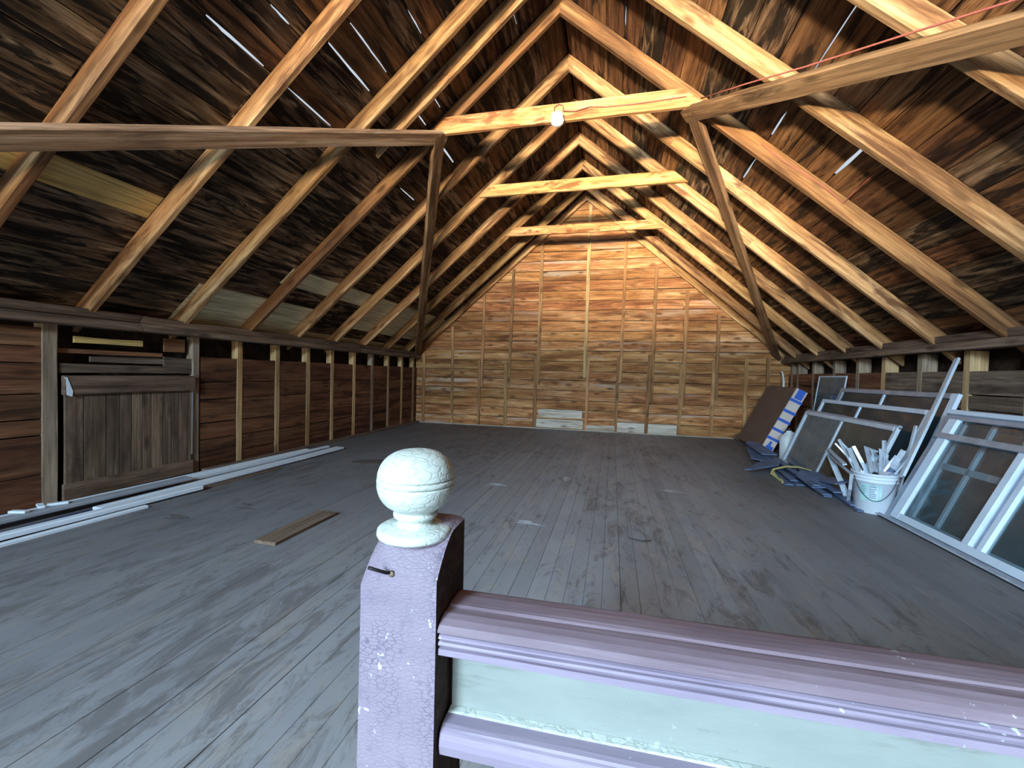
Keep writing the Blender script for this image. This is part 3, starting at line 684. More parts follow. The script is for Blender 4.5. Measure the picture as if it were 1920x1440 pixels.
# newel post: rounded over towards the front and the left
H, hw = 0.932, 0.0665
nx, ny = 16, 16
v = []; f = []
def top_z(xx, yy_):
    tf = max(0.0, 0.078 - (yy_ + hw)) / 0.078; tl = max(0.0, 0.042 - (xx + hw)) / 0.042; tr = max(0.0, 0.020 - (hw - xx)) / 0.020
    return H - 0.058 * tf ** 1.7 - 0.026 * tl ** 1.8 - 0.006 * tr ** 1.6
for j in range(ny + 1):
    for i in range(nx + 1):
        xx = -hw + 2 * hw * (i / nx) ** 1.15; yy_ = -hw + 2 * hw * (j / ny) ** 1.3
        v.append((xx, yy_, top_z(xx, yy_)))
W_ = nx + 1
for j in range(ny):
    for i in range(nx): f.append((j * W_ + i, j * W_ + i + 1, (j + 1) * W_ + i + 1, (j + 1) * W_ + i))
border = [i for i in range(nx + 1)] + [j * W_ + nx for j in range(1, ny + 1)] + [ny * W_ + i for i in range(nx - 1, -1, -1)] + [j * W_ for j in range(ny - 1, 0, -1)]
nlev = [0.80, 0.55, 0.30, 0.0]
prev = border; n0 = len(v)
rr = random.Random(4)
for zz in nlev:
    cur = []
    for b_ in border:
        cur.append(len(v)); k_ = 1 + rr.uniform(-0.006, 0.006) + (0.012 if zz < 0.6 else 0); v.append((v[b_][0] * k_, v[b_][1] * k_, zz))
    n = len(border)
    for k in range(n): f.append((prev[k], cur[k], cur[(k + 1) % n], prev[(k + 1) % n]))
    prev = cur
f.append(tuple(reversed(prev)))
nme = pydata('newel', v, f); nme.materials.append(M['lilac']); nme.materials.append(M['brown_side'])
for p_ in nme.polygons:  # right-hand faces of the post get the dark brown wood
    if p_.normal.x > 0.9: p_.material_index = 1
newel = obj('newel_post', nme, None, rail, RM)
# ball finial on a disc
fm = RM @ Matrix.Translation((-0.002, 0.0, 0.0)) @ Matrix.Translation((0, 0, H - 0.016))
prof = [(0.0, 0.0), (0.064, 0.0), (0.066, 0.004), (0.065, 0.011), (0.058, 0.015), (0.036, 0.017), (0.030, 0.021), (0.029, 0.027), (0.035, 0.030), (0.0385, 0.034), (0.0385, 0.038), (0.035, 0.041), (0.038, 0.044)]
cz, rz, rx = 0.094, 0.0555, 0.0675
for k in range(0, 40):
    t = R(-58 + k * 148 / 39.0)
    zz = cz + rz * (abs(math.sin(t)) ** 0.92) * (1 if t > 0 else -1) * 0.98; rr_ = rx * math.cos(t) ** 0.74 if math.cos(t) > 0 else 0
    for gz in (0.090, 0.1005):
        if abs(zz - gz) < 0.0022: rr_ -= 0.0028
    if zz > prof[-1][1]: prof.append((max(rr_, 0.0005), zz))
prof.append((0.0, cz + rz * 0.985))
# dense sampling round the grooves
pp = [p for p in prof if not (0.085 < p[1] < 0.106 and p[0] > 0.05)]
low = [p for p in pp if p[1] <= 0.0855]; hi = [p for p in pp if p[1] >= 0.1055]
mid = [(rx - 0.0004, 0.0862), (rx - 0.0002, 0.0884), (rx - 0.0052, 0.0894), (rx - 0.0052, 0.0902), (rx - 0.0004, 0.0914), (rx, 0.095), (rx - 0.0004, 0.0990), (rx - 0.0050, 0.1000), (rx - 0.0050, 0.1008), (rx - 0.0008, 0.1018), (rx - 0.001, 0.104)]
ball = obj('ball_finial', lathe(low + mid + hi, 48), M['finial'], newel, fm)
obj('nail', tube([rl(-0.011, -hw + 0.004, 0.872), rl(-0.017, -hw - 0.008, 0.877), rl(-0.036, -hw - 0.028, 0.892)], 0.0028), M['iron'], newel)
obj('nail_collar', lathe([(0.0, 0.0), (0.006, 0.0), (0.004, 0.004), (0.0, 0.005)], 10), M['plank'], newel, frame(rl(-0.011, -hw + 0.001, 0.872), RM.to_3x3() @ Vector((1, 0, 0)), (0, 0, 1)))
# hand rail
def sweep_rail(prof, x0, x1, seg=8, jit=0.0006, seed=1):
    rr2 = random.Random(seed); rings = []
    for k in range(seg + 1):
        rings.append([(x0 + (x1 - x0) * k / seg, a - hw + rr2.uniform(-jit, jit), b + rr2.uniform(-jit, jit)) for a, b in prof])
    return loft('rail', rings)
cap = [(.120, .760), (.129, .774), (.129, .788), (.124, .7955), (.113, .8005), (.090, .8045), (.064, .8060), (.056, .8052), (.052, .8022), (.046, .8030), (.034, .8035), (.020, .8010), (.009, .7960), (.003, .7900), (.003, .7860), (.008, .7835), (.020, .7822), (.040, .7822), (.060, .760)]
mld = [(.024, .7825), (.019, .7805), (.010, .7800), (.0060, .7780), (.0060, .7745), (.0135, .7735), (.0135, .7712), (.0068, .7700), (.0052, .7665), (.0068, .7625), (.0135, .7612), (.0135, .7590), (.0070, .7580), (.0062, .7482), (.012, .7442), (.085, .7442), (.10, .7465), (.060, .7600), (.040, .7822)]
hr_ = obj('handrail', sweep_rail(cap, 0.0685, 1.9, 12), M['mauve'], rail, RM)
obj('rail_moulding', sweep_rail(mld, 0.0690, 1.9, 12, 0.0005, 9), M['lilac_rail'], rail, RM)
obj('apron_panel', sweep_rail([(.064, .600), (.064, .745), (.080, .745), (.080, .600)], 0.0735, 1.9, 8, 0.0008, 2), M['cream'], rail, RM)
obj('lower_moulding', sweep_rail([(.052, .6215), (.030, .6205), (.0225, .6185), (.020, .6150), (.0165, .6130), (.013, .604), (.012, .594), (.016, .578), (.030, .576), (.09, .576), (.09, .6015), (.052, .6015)], 0.071, 1.9, 10, 0.0006, 3), M['lilac_rail'], rail, RM)
obj('bead', sweep_rail([(.064, .6195), (.050, .6200), (.0485, .6225), (.052, .6240), (.064, .6240)], 0.0725, 1.9, 8, 0.0004, 5), M['finial'], rail, RM)
for k in range(10):
    obj('baluster', box_mesh(0.150 + k * 0.155, 0.193 + k * 0.155, 0.066 - hw, 0.094 - hw + 0.012, 0.0, 0.584, 0.003), M['cream'], rail, RM)

# ---------------------------------------------------------------- storm windows leaning on the right wall
def leaning(name, label, y0, y1, bx, tx, tz, bz=0.0, group=None):
    """root whose local frame is X along -Y world (from its far end), Y up the lean, Z towards the room"""
    t = tag(empty(name, ((bx + tx) / 2, (y0 + y1) / 2, bz)), label, 'window', group)
    up = Vector((tx - bx, 0, tz - bz)); ln = up.length
    mw = frame((bx, y1, bz), (0, -1, 0), up)
    return t, mw, ln, y1 - y0
def member(t, mw, nm, x0, x1, y0, y1, z0, z1, mat, label=None, bev=0.004):
    o = obj(nm, box_mesh(x0, x1, y0, y1, z0, z1, bev), M[mat], t, mw)
    if label: o['label'] = label
    return o
# nearest: large pale window in a grey frame
t, mw, ln, wd = leaning('storm_window', 'largest storm window at the right edge, pale blue sash in a grey frame', 2.86, 4.47, 2.417, 2.857, 0.962)
member(t, mw, 'frame_stile', 0.0, 0.075, 0.0, ln, -0.045, 0.0, 'grey_frame'); member(t, mw, 'frame_stile', wd - 0.075, wd, 0, ln, -0.045, 0.0, 'grey_frame')
member(t, mw, 'frame_rail', 0.02, wd - 0.02, -0.0, 0.030, -0.045, 0.012, 'grey_frame'); member(t, mw, 'frame_rail', 0.055, wd, ln - 0.06, ln, -0.04, 0.004, 'grey_frame')
member(t, mw, 'cap_rail', 0.045, wd, ln - 0.018, ln + 0.022, -0.045, 0.030, 'white_frame')
member(t, mw, 'sash_stile', 0.088, 0.185, 0.034, ln - 0.06, -0.02, 0.020, 'white_frame')
member(t, mw, 'sash_rail', 0.185, wd - 0.08, 0.034, 0.092, -0.02, 0.020, 'white_frame')
member(t, mw, 'sash_stile', 0.838, 0.900, 0.090, ln - 0.20, -0.018, 0.022, 'white_frame')
member(t, mw, 'sash_stile', 0.952, 1.000, 0.090, ln - 0.06, -0.03, 0.014, 'white_frame')
member(t, mw, 'mullion', 0.900, 0.952, 0.092, ln - 0.1, -0.03, -0.012, 'grey_frame')
member(t, mw, 'cross_rail', 0.060, wd - 0.01, 0.812, 0.862, -0.010, 0.032, 'grey_frame')
member(t, mw, 'pane', 0.180, 0.842, 0.088, 0.985, -0.010, -0.006, 'glass', None, 0)
member(t, mw, 'pane', 0.996, wd - 0.07, 0.088, 0.985, -0.016, -0.012, 'glass', None, 0)
member(t, mw, 'sill_strip', -0.02, wd + 0.03, -0.004, 0.008, 0.012, 0.062, 'alu')
member(t, mw, 'sill_strip', -0.01, wd + 0.03, 0.006, 0.020, 0.0, 0.048, 'grey_frame')
# second large window right behind it, seen through its glass
t, mw, ln, wd = leaning('storm_window', 'grey barred window right behind the largest storm window, seen through its glass', 2.95, 4.42, 2.565, 2.965, 0.955)
for (a, b, c, d) in [(0, 0.06, 0, ln), (wd - 0.06, wd, 0, ln), (0.06, wd - 0.06, 0, 0.05), (0.06, wd - 0.06, ln - 0.05, ln), (0.31, 0.345, 0.05, ln - 0.05), (0.62, 0.655, 0.05, ln - 0.05), (0.06, wd - 0.06, 0.52, 0.575)]:
    member(t, mw, 'bar' if 0.2 < a < 0.7 or (c > 0.3 and d < 0.6) else 'frame_member', a, b, c, d, -0.015, 0.015, 'alu_white')
member(t, mw, 'pane', 0.05, wd - 0.05, 0.04, ln - 0.04, -0.012, -0.008, 'glass_dark', None, 0)
# front window of the middle group
def slider(label, y0, y1, bx, tx, tz, fw, mull, mat, glass, topw=None, mat2=None, glass2=None):
    t, mw, ln, wd = leaning('storm_window', label, y0, y1, bx, tx, tz)
    topw = topw or fw
    member(t, mw, 'frame_stile', 0.0, fw, 0.0, ln, -0.018, 0.018, mat); member(t, mw, 'frame_stile', wd - fw, wd, 0, ln, -0.018, 0.018, mat2 or mat)
    member(t, mw, 'frame_rail', fw, wd - fw, 0.0, fw, -0.018, 0.018, mat); member(t, mw, 'frame_rail', fw, wd - fw, ln - topw, ln, -0.018, 0.020, mat)
    member(t, mw, 'mullion', mull - 0.018, mull + 0.018, fw, ln - topw, -0.014, 0.014, mat2 or mat)
    for a, b in ((fw, mull - 0.018), (mull + 0.018, wd - fw)):
        member(t, mw, 'pane', a - 0.005, b + 0.005, fw - 0.005, ln - topw + 0.005, -0.003, 0.001, glass if a < mull - 0.1 else (glass2 or glass), None, 0)
    return t, mw, ln, wd
t, mw, ln, wd = slider('front storm window of the middle stack, narrow silver frame, behind the bucket', 4.98, 7.05, 2.50, 2.80, 0.765, 0.045, 1.03, 'alu_white', 'glass_light', 0.05, 'alu_white', 'glass_grey')
member(t, mw, 'inner_stile', 0.06, 0.075, 0.05, ln - 0.06, 0.0, 0.014, 'alu_white'); member(t, mw, 'head_strip', 0.0, 1.02, ln - 0.005, ln + 0.03, -0.03, 0.005, 'grey_frame')
member(t, mw, 'head_strip', 1.03, wd, ln - 0.02, ln + 0.022, -0.02, 0.012, 'grey_frame')
t, mw, ln, wd = slider('middle storm window of the stack, pale blue two-light frame above the silver one', 4.86, 7.02, 2.63, 3.00, 0.950, 0.06, 0.98, 'white_frame', 'glass_dark', 0.05)
t, mw, ln, wd = slider('rearmost storm window of the stack, tall grey topped frame with a wide pale right stile', 4.80, 6.90, 2.78, 3.17, 1.118, 0.085, 1.0, 'grey_frame', 'glass_dark', 0.055, 'white_frame')
t, mw, ln, wd = leaning('storm_window', 'dull grey window frame edge behind the wide pale stile', 4.66, 6.2, 2.86, 3.19, 0.955)
for (a, b, c, d) in [(0, 0.06, 0, ln), (wd - 0.06, wd, 0, ln), (0.06, wd - 0.06, 0, 0.05), (0.06, wd - 0.06, ln - 0.05, ln), (wd - 0.35, wd - 0.32, 0.05, ln - 0.05)]:
    member(t, mw, 'frame_member', a, b, c, d, -0.012, 0.012, 'grey_frame')
# small screen standing on top of the stack
t, mw, ln, wd = leaning('window_screen', 'small dark insect screen in a thin white frame, standing above the stack', 6.88, 7.70, 3.14, 3.215, 1.295, 0.70)
for (a, b, c, d) in [(0, 0.022, 0, ln), (wd - 0.022, wd, 0, ln), (0.022, wd - 0.022, 0, 0.022), (0.022, wd - 0.022, ln - 0.022, ln)]:
    member(t, mw, 'frame_member', a, b, c, d, -0.008, 0.008, 'alu_white', None, 0.002)
member(t, mw, 'mesh_panel', 0.018, wd - 0.018, 0.018, ln - 0.018, -0.002, 0.001, 'screen', None, 0)
t['category'] = 'screen'

# long strips leaning beside the stack
def bar(label, pts, w_, th, mat, side=(0, -1, 0.3), name='metal_strip', cat='strip', group=None):
    ch = [(-w_ / 2, -th / 2), (w_ / 2, -th / 2), (w_ / 2, th / 2), (w_ / 2 - 0.25 * w_, th / 2), (w_ / 2 - 0.3 * w_, 0), (-w_ / 2 + 0.3 * w_, 0), (-w_ / 2 + 0.25 * w_, th / 2), (-w_ / 2, th / 2)]
    return tag(obj(name, strip_sweep(pts, w_, th, side, ch), M[mat]), label, cat, group)
bar('longest aluminium strip, leaning with its tip above the window stack', [(2.47, 4.34, 0.40), (2.75, 4.55, 0.81), (3.19, 4.90, 1.452)], 0.046, 0.022, 'alu_white', (0, -1, 0.2))
bar('white metal strip standing in front of the stack, right of the longest strip', [(2.62, 4.40, 0.03), (3.00, 4.72, 0.92)], 0.048, 0.02, 'white_frame', (0, -1, 0.2))
bar('narrow grey strip tucked behind the longest strip', [(2.68, 4.49, 0.03), (3.02, 4.73, 0.90)], 0.030, 0.018, 'grey_frame', (0, -1, 0.2))
bar('thin pale strip close behind the bucket rim', [(2.64, 4.72, 0.03), (2.86, 4.86, 0.80)], 0.03, 0.016, 'alu_white', (0, -1, 0.2))

# ---------------------------------------------------------------- bucket of scrap
bk = tag(empty('bucket', (2.42, 4.63, 0)), 'white plastic bucket full of metal scraps, with a pale teal printed label', 'bucket')
bm_ = Matrix.Translation((2.42, 4.63, 0))
prof = [(0.0, 0.004), (0.140, 0.0), (0.146, 0.006), (0.165, 0.292), (0.172, 0.294), (0.172, 0.303), (0.166, 0.306), (0.1665, 0.322), (0.174, 0.324), (0.174, 0.333), (0.168, 0.336), (0.1685, 0.352), (0.178, 0.354), (0.179, 0.374), (0.172, 0.376), (0.165, 0.366), (0.142, 0.02), (0.0, 0.014)]
obj('bucket_body', lathe(prof, 44), M['bucket'], bk, bm_)
def patch(a0, a1, z0, z1, off=0.0015, n=12):
    v = []; f = []
    for k in range(n + 1):
        a = R(a0 + (a1 - a0) * k / n)
        for zz in (z0, z1):
            for o_ in (off, off + 0.001):
                rad = 0.146 + 0.019 * zz / 0.292 + o_
                v.append((rad * math.cos(a), rad * math.sin(a), zz))
    for k in range(n):
        b0 = k * 4; b1 = b0 + 4
        f += [(b0, b1, b1 + 2, b0 + 2), (b0 + 1, b0 + 3, b1 + 3, b1 + 1), (b0, b0 + 1, b1 + 1, b1), (b0 + 2, b1 + 2, b1 + 3, b0 + 3)]
    f += [(0, 2, 3, 1), (n * 4, n * 4 + 1, n * 4 + 3, n * 4 + 2)]
    return v, f
v, f = patch(205, 262, 0.12, 0.278); lb = obj('paper_label', pydata('label', v, f), M['label'], bk, bm_); lb['label'] = 'pale teal printed label'
v, f = patch(228, 252, 0.14, 0.262, 0.0027); obj('label_panel', pydata('panel', v, f), M['bucket'], lb, bm_)
V = []; F = []
rr = random.Random(2)
for k in range(7):
    v, f = patch(229.5, 229.5 + rr.uniform(14, 20), 0.250 - k * 0.016 - (0.003 if k else 0), 0.254 - k * 0.016 + (0.004 if k == 0 else 0), 0.0040, 5); o_ = len(V); V += v; F += [tuple(i + o_ for i in q_) for q_ in f]
for k in range(4):
    v, f = patch(208, 208 + rr.uniform(9, 14), 0.245 - k * 0.02, 0.251 - k * 0.02, 0.0030, 5); o_ = len(V); V += v; F += [tuple(i + o_ for i in q_) for q_ in f]
obj('label_print', pydata('print', V, F), M['label_ink'], lb, bm_)['kind'] = 'stuff'
hd = []
for k in range(17):
    a = R(190 + 110 * k / 16); sag = 0.205 * math.sin(math.pi * k / 16) ** 0.8
    rad = 0.172 + 0.012 - 0.012 * math.sin(math.pi * k / 16); hd.append((rad * math.cos(a), rad * math.sin(a), 0.335 - sag))
obj('wire_handle', tube(hd, 0.0025), M['iron'], bk, bm_)
rr = random.Random(77)
for k in range(24):
    a = rr.uniform(0, 2 * math.pi); rad = rr.uniform(0.02, 0.12)
    b0 = Vector((2.42 + rad * math.cos(a), 4.63 + rad * math.sin(a), 0.20))
    lean = Vector((rr.uniform(-0.75, 0.55) * 0.36, rr.uniform(-0.5, 0.6) * 0.30, 0)); ht = rr.uniform(0.22, 0.46)
    tip = b0 + lean * (ht / 0.36) + Vector((0, 0, ht))
    rim = b0 + (tip - b0) * (0.178 / ht); off = Vector((rim.x - 2.42, rim.y - 4.63, 0))
    if off.length > 0.145: b0 -= off * (1 - 0.14 / off.length); tip -= off * (1 - 0.14 / off.length)
    mid_ = (b0 + tip) / 2 + Vector((rr.uniform(-0.02, 0.02), rr.uniform(-0.02, 0.02), 0))
    pts = [b0, mid_, tip]
    if k % 3 == 0: pts.append(tip + Vector((rr.uniform(-0.02, 0.12), rr.uniform(-0.05, 0.05), -rr.uniform(0.04, 0.10))))
    bar('bent scrap of bright metal sticking out of the white bucket', pts, rr.uniform(0.022, 0.042), 0.014, rr.choice(('alu', 'alu_white', 'alu')), (rr.uniform(-1, 1), rr.uniform(-1, 1), 0.1), 'metal_scrap', 'scrap', 'metal scraps in the bucket')
cards = [((2.44, 4.54, 0.33), (0.10, 0.012, 0.14), (0.2, 0.1, 0.3), 'paper', 'grey card scrap standing upright in the white bucket'), ((2.50, 4.52, 0.375), (0.12, 0.05, 0.018), (0.1, -0.2, 0.4), 'alu', 'flat bright metal piece lying across the bucket rim'),
         ((2.36, 4.50, 0.372), (0.05, 0.04, 0.03), (0.2, 0.5, 0.9), 'black', 'small black plastic piece on top of the bucket scraps'), ((2.53, 4.60, 0.39), (0.07, 0.06, 0.045), (0.6, 0.2, 0.3), 'black', 'larger black plastic piece at the right of the bucket scraps'),
         ((2.50, 4.55, 0.405), (0.045, 0.02, 0.05), (0.3, 0.5, 0.2), 'strip_blue', 'small blue scrap on top of the bucket')]
from mathutils import Euler
for c, s, e, mt, lab in cards:
    bmx = bmesh.new(); bmesh.ops.create_cube(bmx, size=1); bmesh.ops.scale(bmx, vec=s, verts=bmx.verts); bmesh.ops.bevel(bmx, geom=list(bmx.edges), offset=min(s) * 0.25, segments=2, affect='EDGES')
    tag(obj('scrap_piece', bm_mesh('scrap', bmx), M[mt], None, Matrix.Translation(c) @ Euler(e).to_matrix().to_4x4()), lab, 'scrap')

# bent thin strips left of the bucket
bar('bent silver strip sloping from the window mullion down to the floor', [(2.385, 5.44, 0.432), (2.34, 5.20, 0.31), (2.335, 5.00, 0.14), (2.345, 4.90, 0.012)], 0.05, 0.016, 'alu_white', (1, -0.4, 0.2))
bar('silver strip crossing from the bent strip to the bucket rim', [(2.375, 5.42, 0.455), (2.30, 5.05, 0.42), (2.235, 4.76, 0.40)], 0.034, 0.014, 'alu_white', (1, -0.2, 0.3))
bar('thin silver strip bent at an elbow, left of the bucket', [(2.36, 5.36, 0.40), (2.27, 4.95, 0.375), (2.185, 4.53, 0.352), (2.20, 4.58, 0.20), (2.29, 4.80, 0.01)], 0.026, 0.012, 'alu', (1, -0.3, 0.1))

# white jug behind the stack
jg = tag(empty('plastic_jug', (2.66, 7.28, 0)), 'white plastic jug with a pinkish label and black cap beside the taped box', 'jug')
jm = Matrix.Translation((2.66, 7.28, 0)) @ Matrix.Rotation(0.5, 4, 'Z') @ Matrix.Diagonal((1.25, 1.25, 1.12, 1))
bmx = bmesh.new()
rings = []
for (zz, a, b) in [(0.0, 0.085, 0.06), (0.01, 0.095, 0.068), (0.26, 0.096, 0.069), (0.31, 0.085, 0.06), (0.35, 0.05, 0.04), (0.375, 0.026, 0.026), (0.40, 0.025, 0.025)]:
    ring = []
    for k in range(24):
        t_ = 2 * math.pi * k / 24; cx = abs(math.cos(t_)) ** 0.55 * (1 if math.cos(t_) > 0 else -1); sy = abs(math.sin(t_)) ** 0.55 * (1 if math.sin(t_) > 0 else -1)
        ring.append((a * cx, b * sy, zz))
    rings.append(ring)
bmx.free()
obj('jug_body', loft('jug', rings, True, False, True), M['jug'], jg, jm)
obj('cap', lathe([(0.0, 0.43), (0.026, 0.43), (0.029, 0.425), (0.029, 0.398), (0.0, 0.398)], 18), M['black'], jg, jm)
obj('handle', tube([(0.03, 0, 0.375), (0.075, 0, 0.36), (0.095, 0, 0.31), (0.092, 0, 0.24)], 0.012, 8), M['jug'], jg, jm)
obj('jug_label', box_mesh(-0.075, 0.05, -0.0725, -0.0690, 0.05, 0.18, 0.0), M['jug_label'], jg, jm)

# ---------------------------------------------------------------- long taped box
bx_ = tag(empty('cardboard_box', (2.50, 8.2, 0)), 'long flat brown cardboard box leaning on the right wall, end taped blue', 'box')
u = Vector((0.505, 0, 1.03)).normalized(); nrm = Vector((-u.z, 0, u.x))
bw_, bl_, bd_ = 1.13, 1.30, 0.185
org = Vector((2.365 + bd_ * u.z - 0.02, 7.60, 0.0))
org = Vector((2.53, 7.60, 0.006))
mb = frame(org, (0, 1, 0), u)      # X along +Y, Y up the lean, Z = away from room? fixed below
zdir = mb.to_3x3() @ Vector((0, 0, 1)); sgn = 1 if zdir.dot(nrm) > 0 else -1
def bxm(x0, x1, y0, y1, z0, z1, bev=0.004):
    a, b = (z0, z1) if sgn > 0 else (-z1, -z0)
    return box_mesh(x0, x1, y0, y1, a, b, bev)
obj('box_body', bxm(0.004, bl_, 0, bw_, 0, bd_), M['cardboard'], bx_, mb)
obj('box_end', bxm(-0.004, 0.006, 0.004, bw_ - 0.004, 0.006, bd_ - 0.006, 0.002), M['box_pale'], bx_, mb)['label'] = 'pale narrow end of the box'
for (c, h) in ((0.215, 0.045), (0.375, 0.045), (0.545, 0.047), (0.71, 0.047), (0.905, 0.047)):
    obj('tape_strip', bxm(-0.0065, -0.003, c, c + h, -0.004, bd_ + 0.004, 0.0), M['tape'], bx_, mb)['label'] = 'blue masking tape strip'
obj('tape_patch', bxm(-0.0068, -0.003, 0.965, bw_ - 0.005, 0.03, 0.145, 0.0), M['tape'], bx_, mb)['label'] = 'blue tape patch'
obj('tape_patch', bxm(-0.0068, -0.003, 0.03, 0.12, 0.02, 0.13, 0.0), M['tape'], bx_, mb)['label'] = 'blue tape patch'
obj('tape_patch', bxm(-0.0069, -0.003, 0.02, 0.19, 0.075, 0.115, 0.0), M['tape'], bx_, mb)['label'] = 'blue tape patch'
obj('cardboard_flap', prism([(0, 0), (0.28, 0.02), (0.22, 0.10), (0.05, 0.13)], 0.006), M['cardboard'], bx_, frame((2.42, 8.92, 0.03), (-0.2, 1, 0), (0.25, 0, 1)))

# white pvc elbow between the last right studs
tag(obj('plastic_pipe', tube([(3.235, 9.36, 1.375), (3.23, 9.30, 1.38), (3.225, 9.24, 1.365), (3.22, 9.19, 1.32), (3.22, 9.165, 1.20), (3.22, 9.15, 0.95), (3.22, 9.14, 0.70)], 0.022, 10), M['pvc']), 'white curved plastic pipe beside the last right wall studs', 'pipe')

# ---------------------------------------------------------------- pile of slate-blue strips with a yellow strap
rr = random.Random(31)
P0, P1 = Vector((2.235, 4.75, 0)), Vector((2.29, 6.9, 0))
k = 0
for layer in range(3):
    for lane in range(4 - layer):
        a = Vector((2.31 - lane * 0.094 - layer * 0.03 + rr.uniform(-0.015, 0.015), 4.62 + rr.uniform(-0.12, 0.25) + layer * 0.12 + lane * 0.30, 0.014 + layer * 0.036))
        b = Vector((2.44 - lane * 0.102 + rr.uniform(-0.008, 0.008), 6.75 + rr.uniform(-0.35, 0.25), 0.014 + layer * 0.036))
        rings = []
        for q_ in range(7):
            tt = q_ / 6; c = a.lerp(b, tt) + Vector((rr.uniform(-0.012, 0.012), 0, (0.008 * math.sin(tt * 9 + k) if layer else 0) + 0.004 * rr.random()))
            w2 = 0.043 + rr.uniform(-0.006, 0.006); rings.append([c + Vector((-w2, 0, -0.009)), c + Vector((w2, 0, -0.009)), c + Vector((w2, 0, 0.002)), c + Vector((0, 0, 0.010)), c + Vector((-w2, 0, 0.002))])
        tag(obj('vinyl_strip', loft('vinyl', rings), M['strip_blue']), 'slate blue flat strip in the bundle tied with a yellow strap', 'strip', 'bundled slate blue strips'); k += 1
def torn(label, poly, z, tilt, seed):
    tag(obj('torn_strip', prism(poly, 0.012), M['strip_blue'], None, Matrix.Translation((0, 0, z)) @ Euler(tilt).to_matrix().to_4x4()), label, 'strip')
def torn_at(label, c, poly, z, tilt):
    tag(obj('torn_strip', prism(poly, 0.012), M['strip_blue'], None, Matrix.Translation((c[0], c[1], z)) @ Euler(tilt).to_matrix().to_4x4()), label, 'strip')
torn_at('slate blue strip fanned out furthest to the left, pointing at the floor', (2.05, 6.25), [(-0.36, -0.28), (-0.28, -0.30), (0.10, -0.08), (0.24, 0.18), (0.14, 0.30), (-0.05, 0.15)], 0.085, (0.02, -0.10, 0))
torn_at('slate blue strip lying flat under the taped end of the box', (2.20, 7.02), [(-0.22, -0.30), (0.0, -0.42), (0.20, 0.28), (0.14, 0.62), (-0.05, 0.55)], 0.075, (0.05, 0.03, 0))
torn_at('raised slate blue strip near the foot of the box', (2.26, 7.25), [(-0.17, -0.45), (0.02, -0.50), (0.10, 0.30), (0.0, 0.42), (-0.10, 0.30)], 0.165, (0.06, -0.06, 0.1))
torn_at('crumpled slate blue strip on top of the bundle, right of the strap', (2.26, 5.42), [(-0.14, -0.26), (0.02, -0.34), (0.12, -0.12), (0.10, 0.22), (-0.04, 0.30), (-0.13, 0.16)], 0.105, (0.07, -0.22, 0))
torn_at('torn slate blue corner sticking up in the middle of the bundle', (2.31, 5.18), [(-0.09, -0.20), (0.05, -0.24), (0.12, 0.02), (0.02, 0.20), (-0.07, 0.08)], 0.145, (-0.15, -0.25, 0.2))
sp_ = [(2.44, 5.86, 0.03), (2.40, 5.86, 0.12), (2.28, 5.90, 0.142), (2.16, 5.95, 0.130), (2.03, 5.97, 0.085), (1.985, 5.90, 0.05), (1.99, 5.76, 0.02), (2.01, 5.62, 0.012), (1.985, 5.52, 0.008)]
tag(obj('strap', strip_sweep(sp_, 0.055, 0.005, (0, 1, 0.1)), M['strap']), 'yellow strap looped over the slate blue bundle', 'strap')

# ---------------------------------------------------------------- trims on the floor along the left wall
def lath(label, a, b, w_, h, mat, z=0.0, seed=0, name='trim_board', grp=None, groove=True):
    rr2 = random.Random(seed); A = Vector((*a, z)); B = Vector((*b, z)); x_ = B - A
    n = 8; rings = []
    for q_ in range(n + 1):
        x0 = x_.length * q_ / n; j = rr2.uniform(-0.003, 0.003)
        pr = [(-w_ / 2, 0), (w_ / 2, 0), (w_ / 2, h * 0.8), (w_ * 0.42, h), (w_ * 0.1, h), (w_ * 0.06, h * (0.8 if groove else 1)), (-w_ * 0.02, h * (0.8 if groove else 1)), (-w_ * 0.06, h), (-w_ * 0.42, h), (-w_ / 2, h * 0.8)]
        rings.append([(x0, y + j, z_) for y, z_ in pr])
    tag(obj(name, loft('lath', rings), M[mat], None, frame(A, x_, (-x_.y, x_.x, 0))), label, 'board', grp)
lath('long white trim board nearest the left wall, beneath the studs', (-4.44, 1.75), (-4.30, 5.30), 0.075, 0.045, 'trim_white', 0.0, 1)
lath('white trim board lying second from the left wall', (-4.36, 2.02), (-4.215, 5.66), 0.055, 0.038, 'trim_white', 0.0, 2)
lath('grey backed trim board lying face down in front of the white ones', (-4.285, 1.35), (-4.205, 3.45), 0.115, 0.026, 'trim_grey', 0.046, 3, groove=False)
lath('dark navy strip lying between the white trim boards', (-4.055, 1.2), (-4.16, 5.63), 0.095, 0.016, 'trim_navy', 0.0, 4, groove=False)
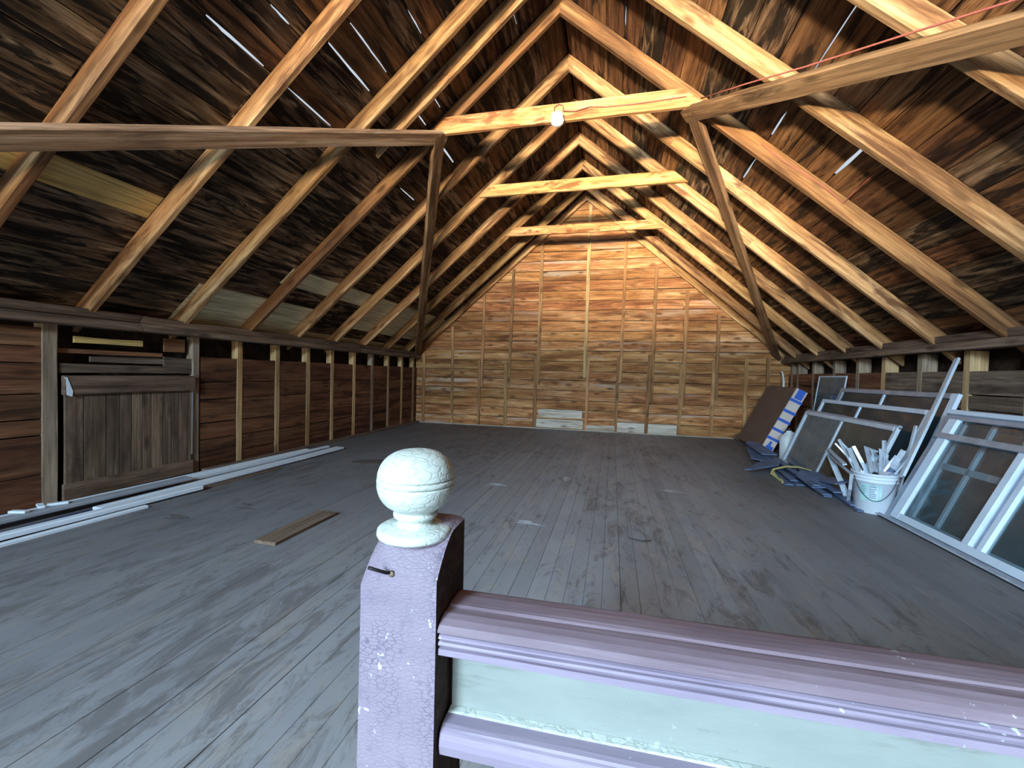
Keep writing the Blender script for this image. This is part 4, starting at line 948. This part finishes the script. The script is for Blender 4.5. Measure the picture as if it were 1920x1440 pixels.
lath('wide white trim board with its tapered tip furthest into the room', (-4.012, 2.55), (-3.985, 5.62), 0.150, 0.026, 'trim_white', 0.0165, 5)
lath('short white batten along the outer edge of the trim boards', (-3.965, 1.55), (-3.855, 3.28), 0.075, 0.036, 'trim_white', 0.018, 6, groove=False)
lath('thin white batten angled on the floor outside the others', (-3.865, 1.2), (-3.800, 2.75), 0.042, 0.022, 'trim_white', 0.0, 7, groove=False)
lath('thin wooden batten half under the wide white trim board', (-3.89, 3.2), (-3.858, 4.30), 0.050, 0.018, 'plank', 0.0, 8, groove=False)
for kk, (xx, yy_, an) in enumerate([(-4.30, 2.22, 0.3), (-4.33, 2.36, -0.4), (-4.28, 2.44, 1.0)]):
    tag(obj('trim_offcut', box_mesh(-0.06, 0.06, -0.02, 0.02, 0, 0.018, 0.003), M['trim_white'], None, Matrix.Translation((xx, yy_, 0.0725)) @ Matrix.Rotation(an, 4, 'Z')), 'small white offcut lying on the near end of the trim boards', 'offcut', 'white offcuts on the trim boards')

# loose plank and shingle on the floor
bmx = [(0, 0), (0.19, -0.035), (0.185, 0.64), (0.015, 0.66)]
tag(obj('loose_plank', loft('plank', [[(x_, y_, z_) for (y_, z_) in ((0.0, 0), (0.175, 0), (0.175, 0.020), (0.155, 0.024), (0.115, 0.024), (0.11, 0.019), (0.09, 0.019), (0.085, 0.024), (0.0, 0.022))] for x_ in (0, 0.2, 0.45, 0.66)]), M['plank'], None, frame((-2.185, 2.40, 0.001), (0, 1, 0), (-1, 0, 0))), 'short old brown plank lying on the floor left of the post', 'plank')
tag(obj('roof_shingle', loft('shingle', [[(x_, -w_, 0.0), (x_, w_, 0.0), (x_, w_, 0.008), (x_, 0, 0.012 + lift), (x_, -w_, 0.008)] for x_, w_, lift in ((-0.24, 0.03, 0), (-0.16, 0.10, 0.006), (0.0, 0.13, 0.012), (0.14, 0.11, 0.006), (0.24, 0.03, 0))]), M['shingle'], None, Matrix.Translation((-3.06, 4.97, 0.001)) @ Matrix.Rotation(0.35, 4, 'Z')), 'curled dark brown shingle on the floor beyond the post', 'shingle')
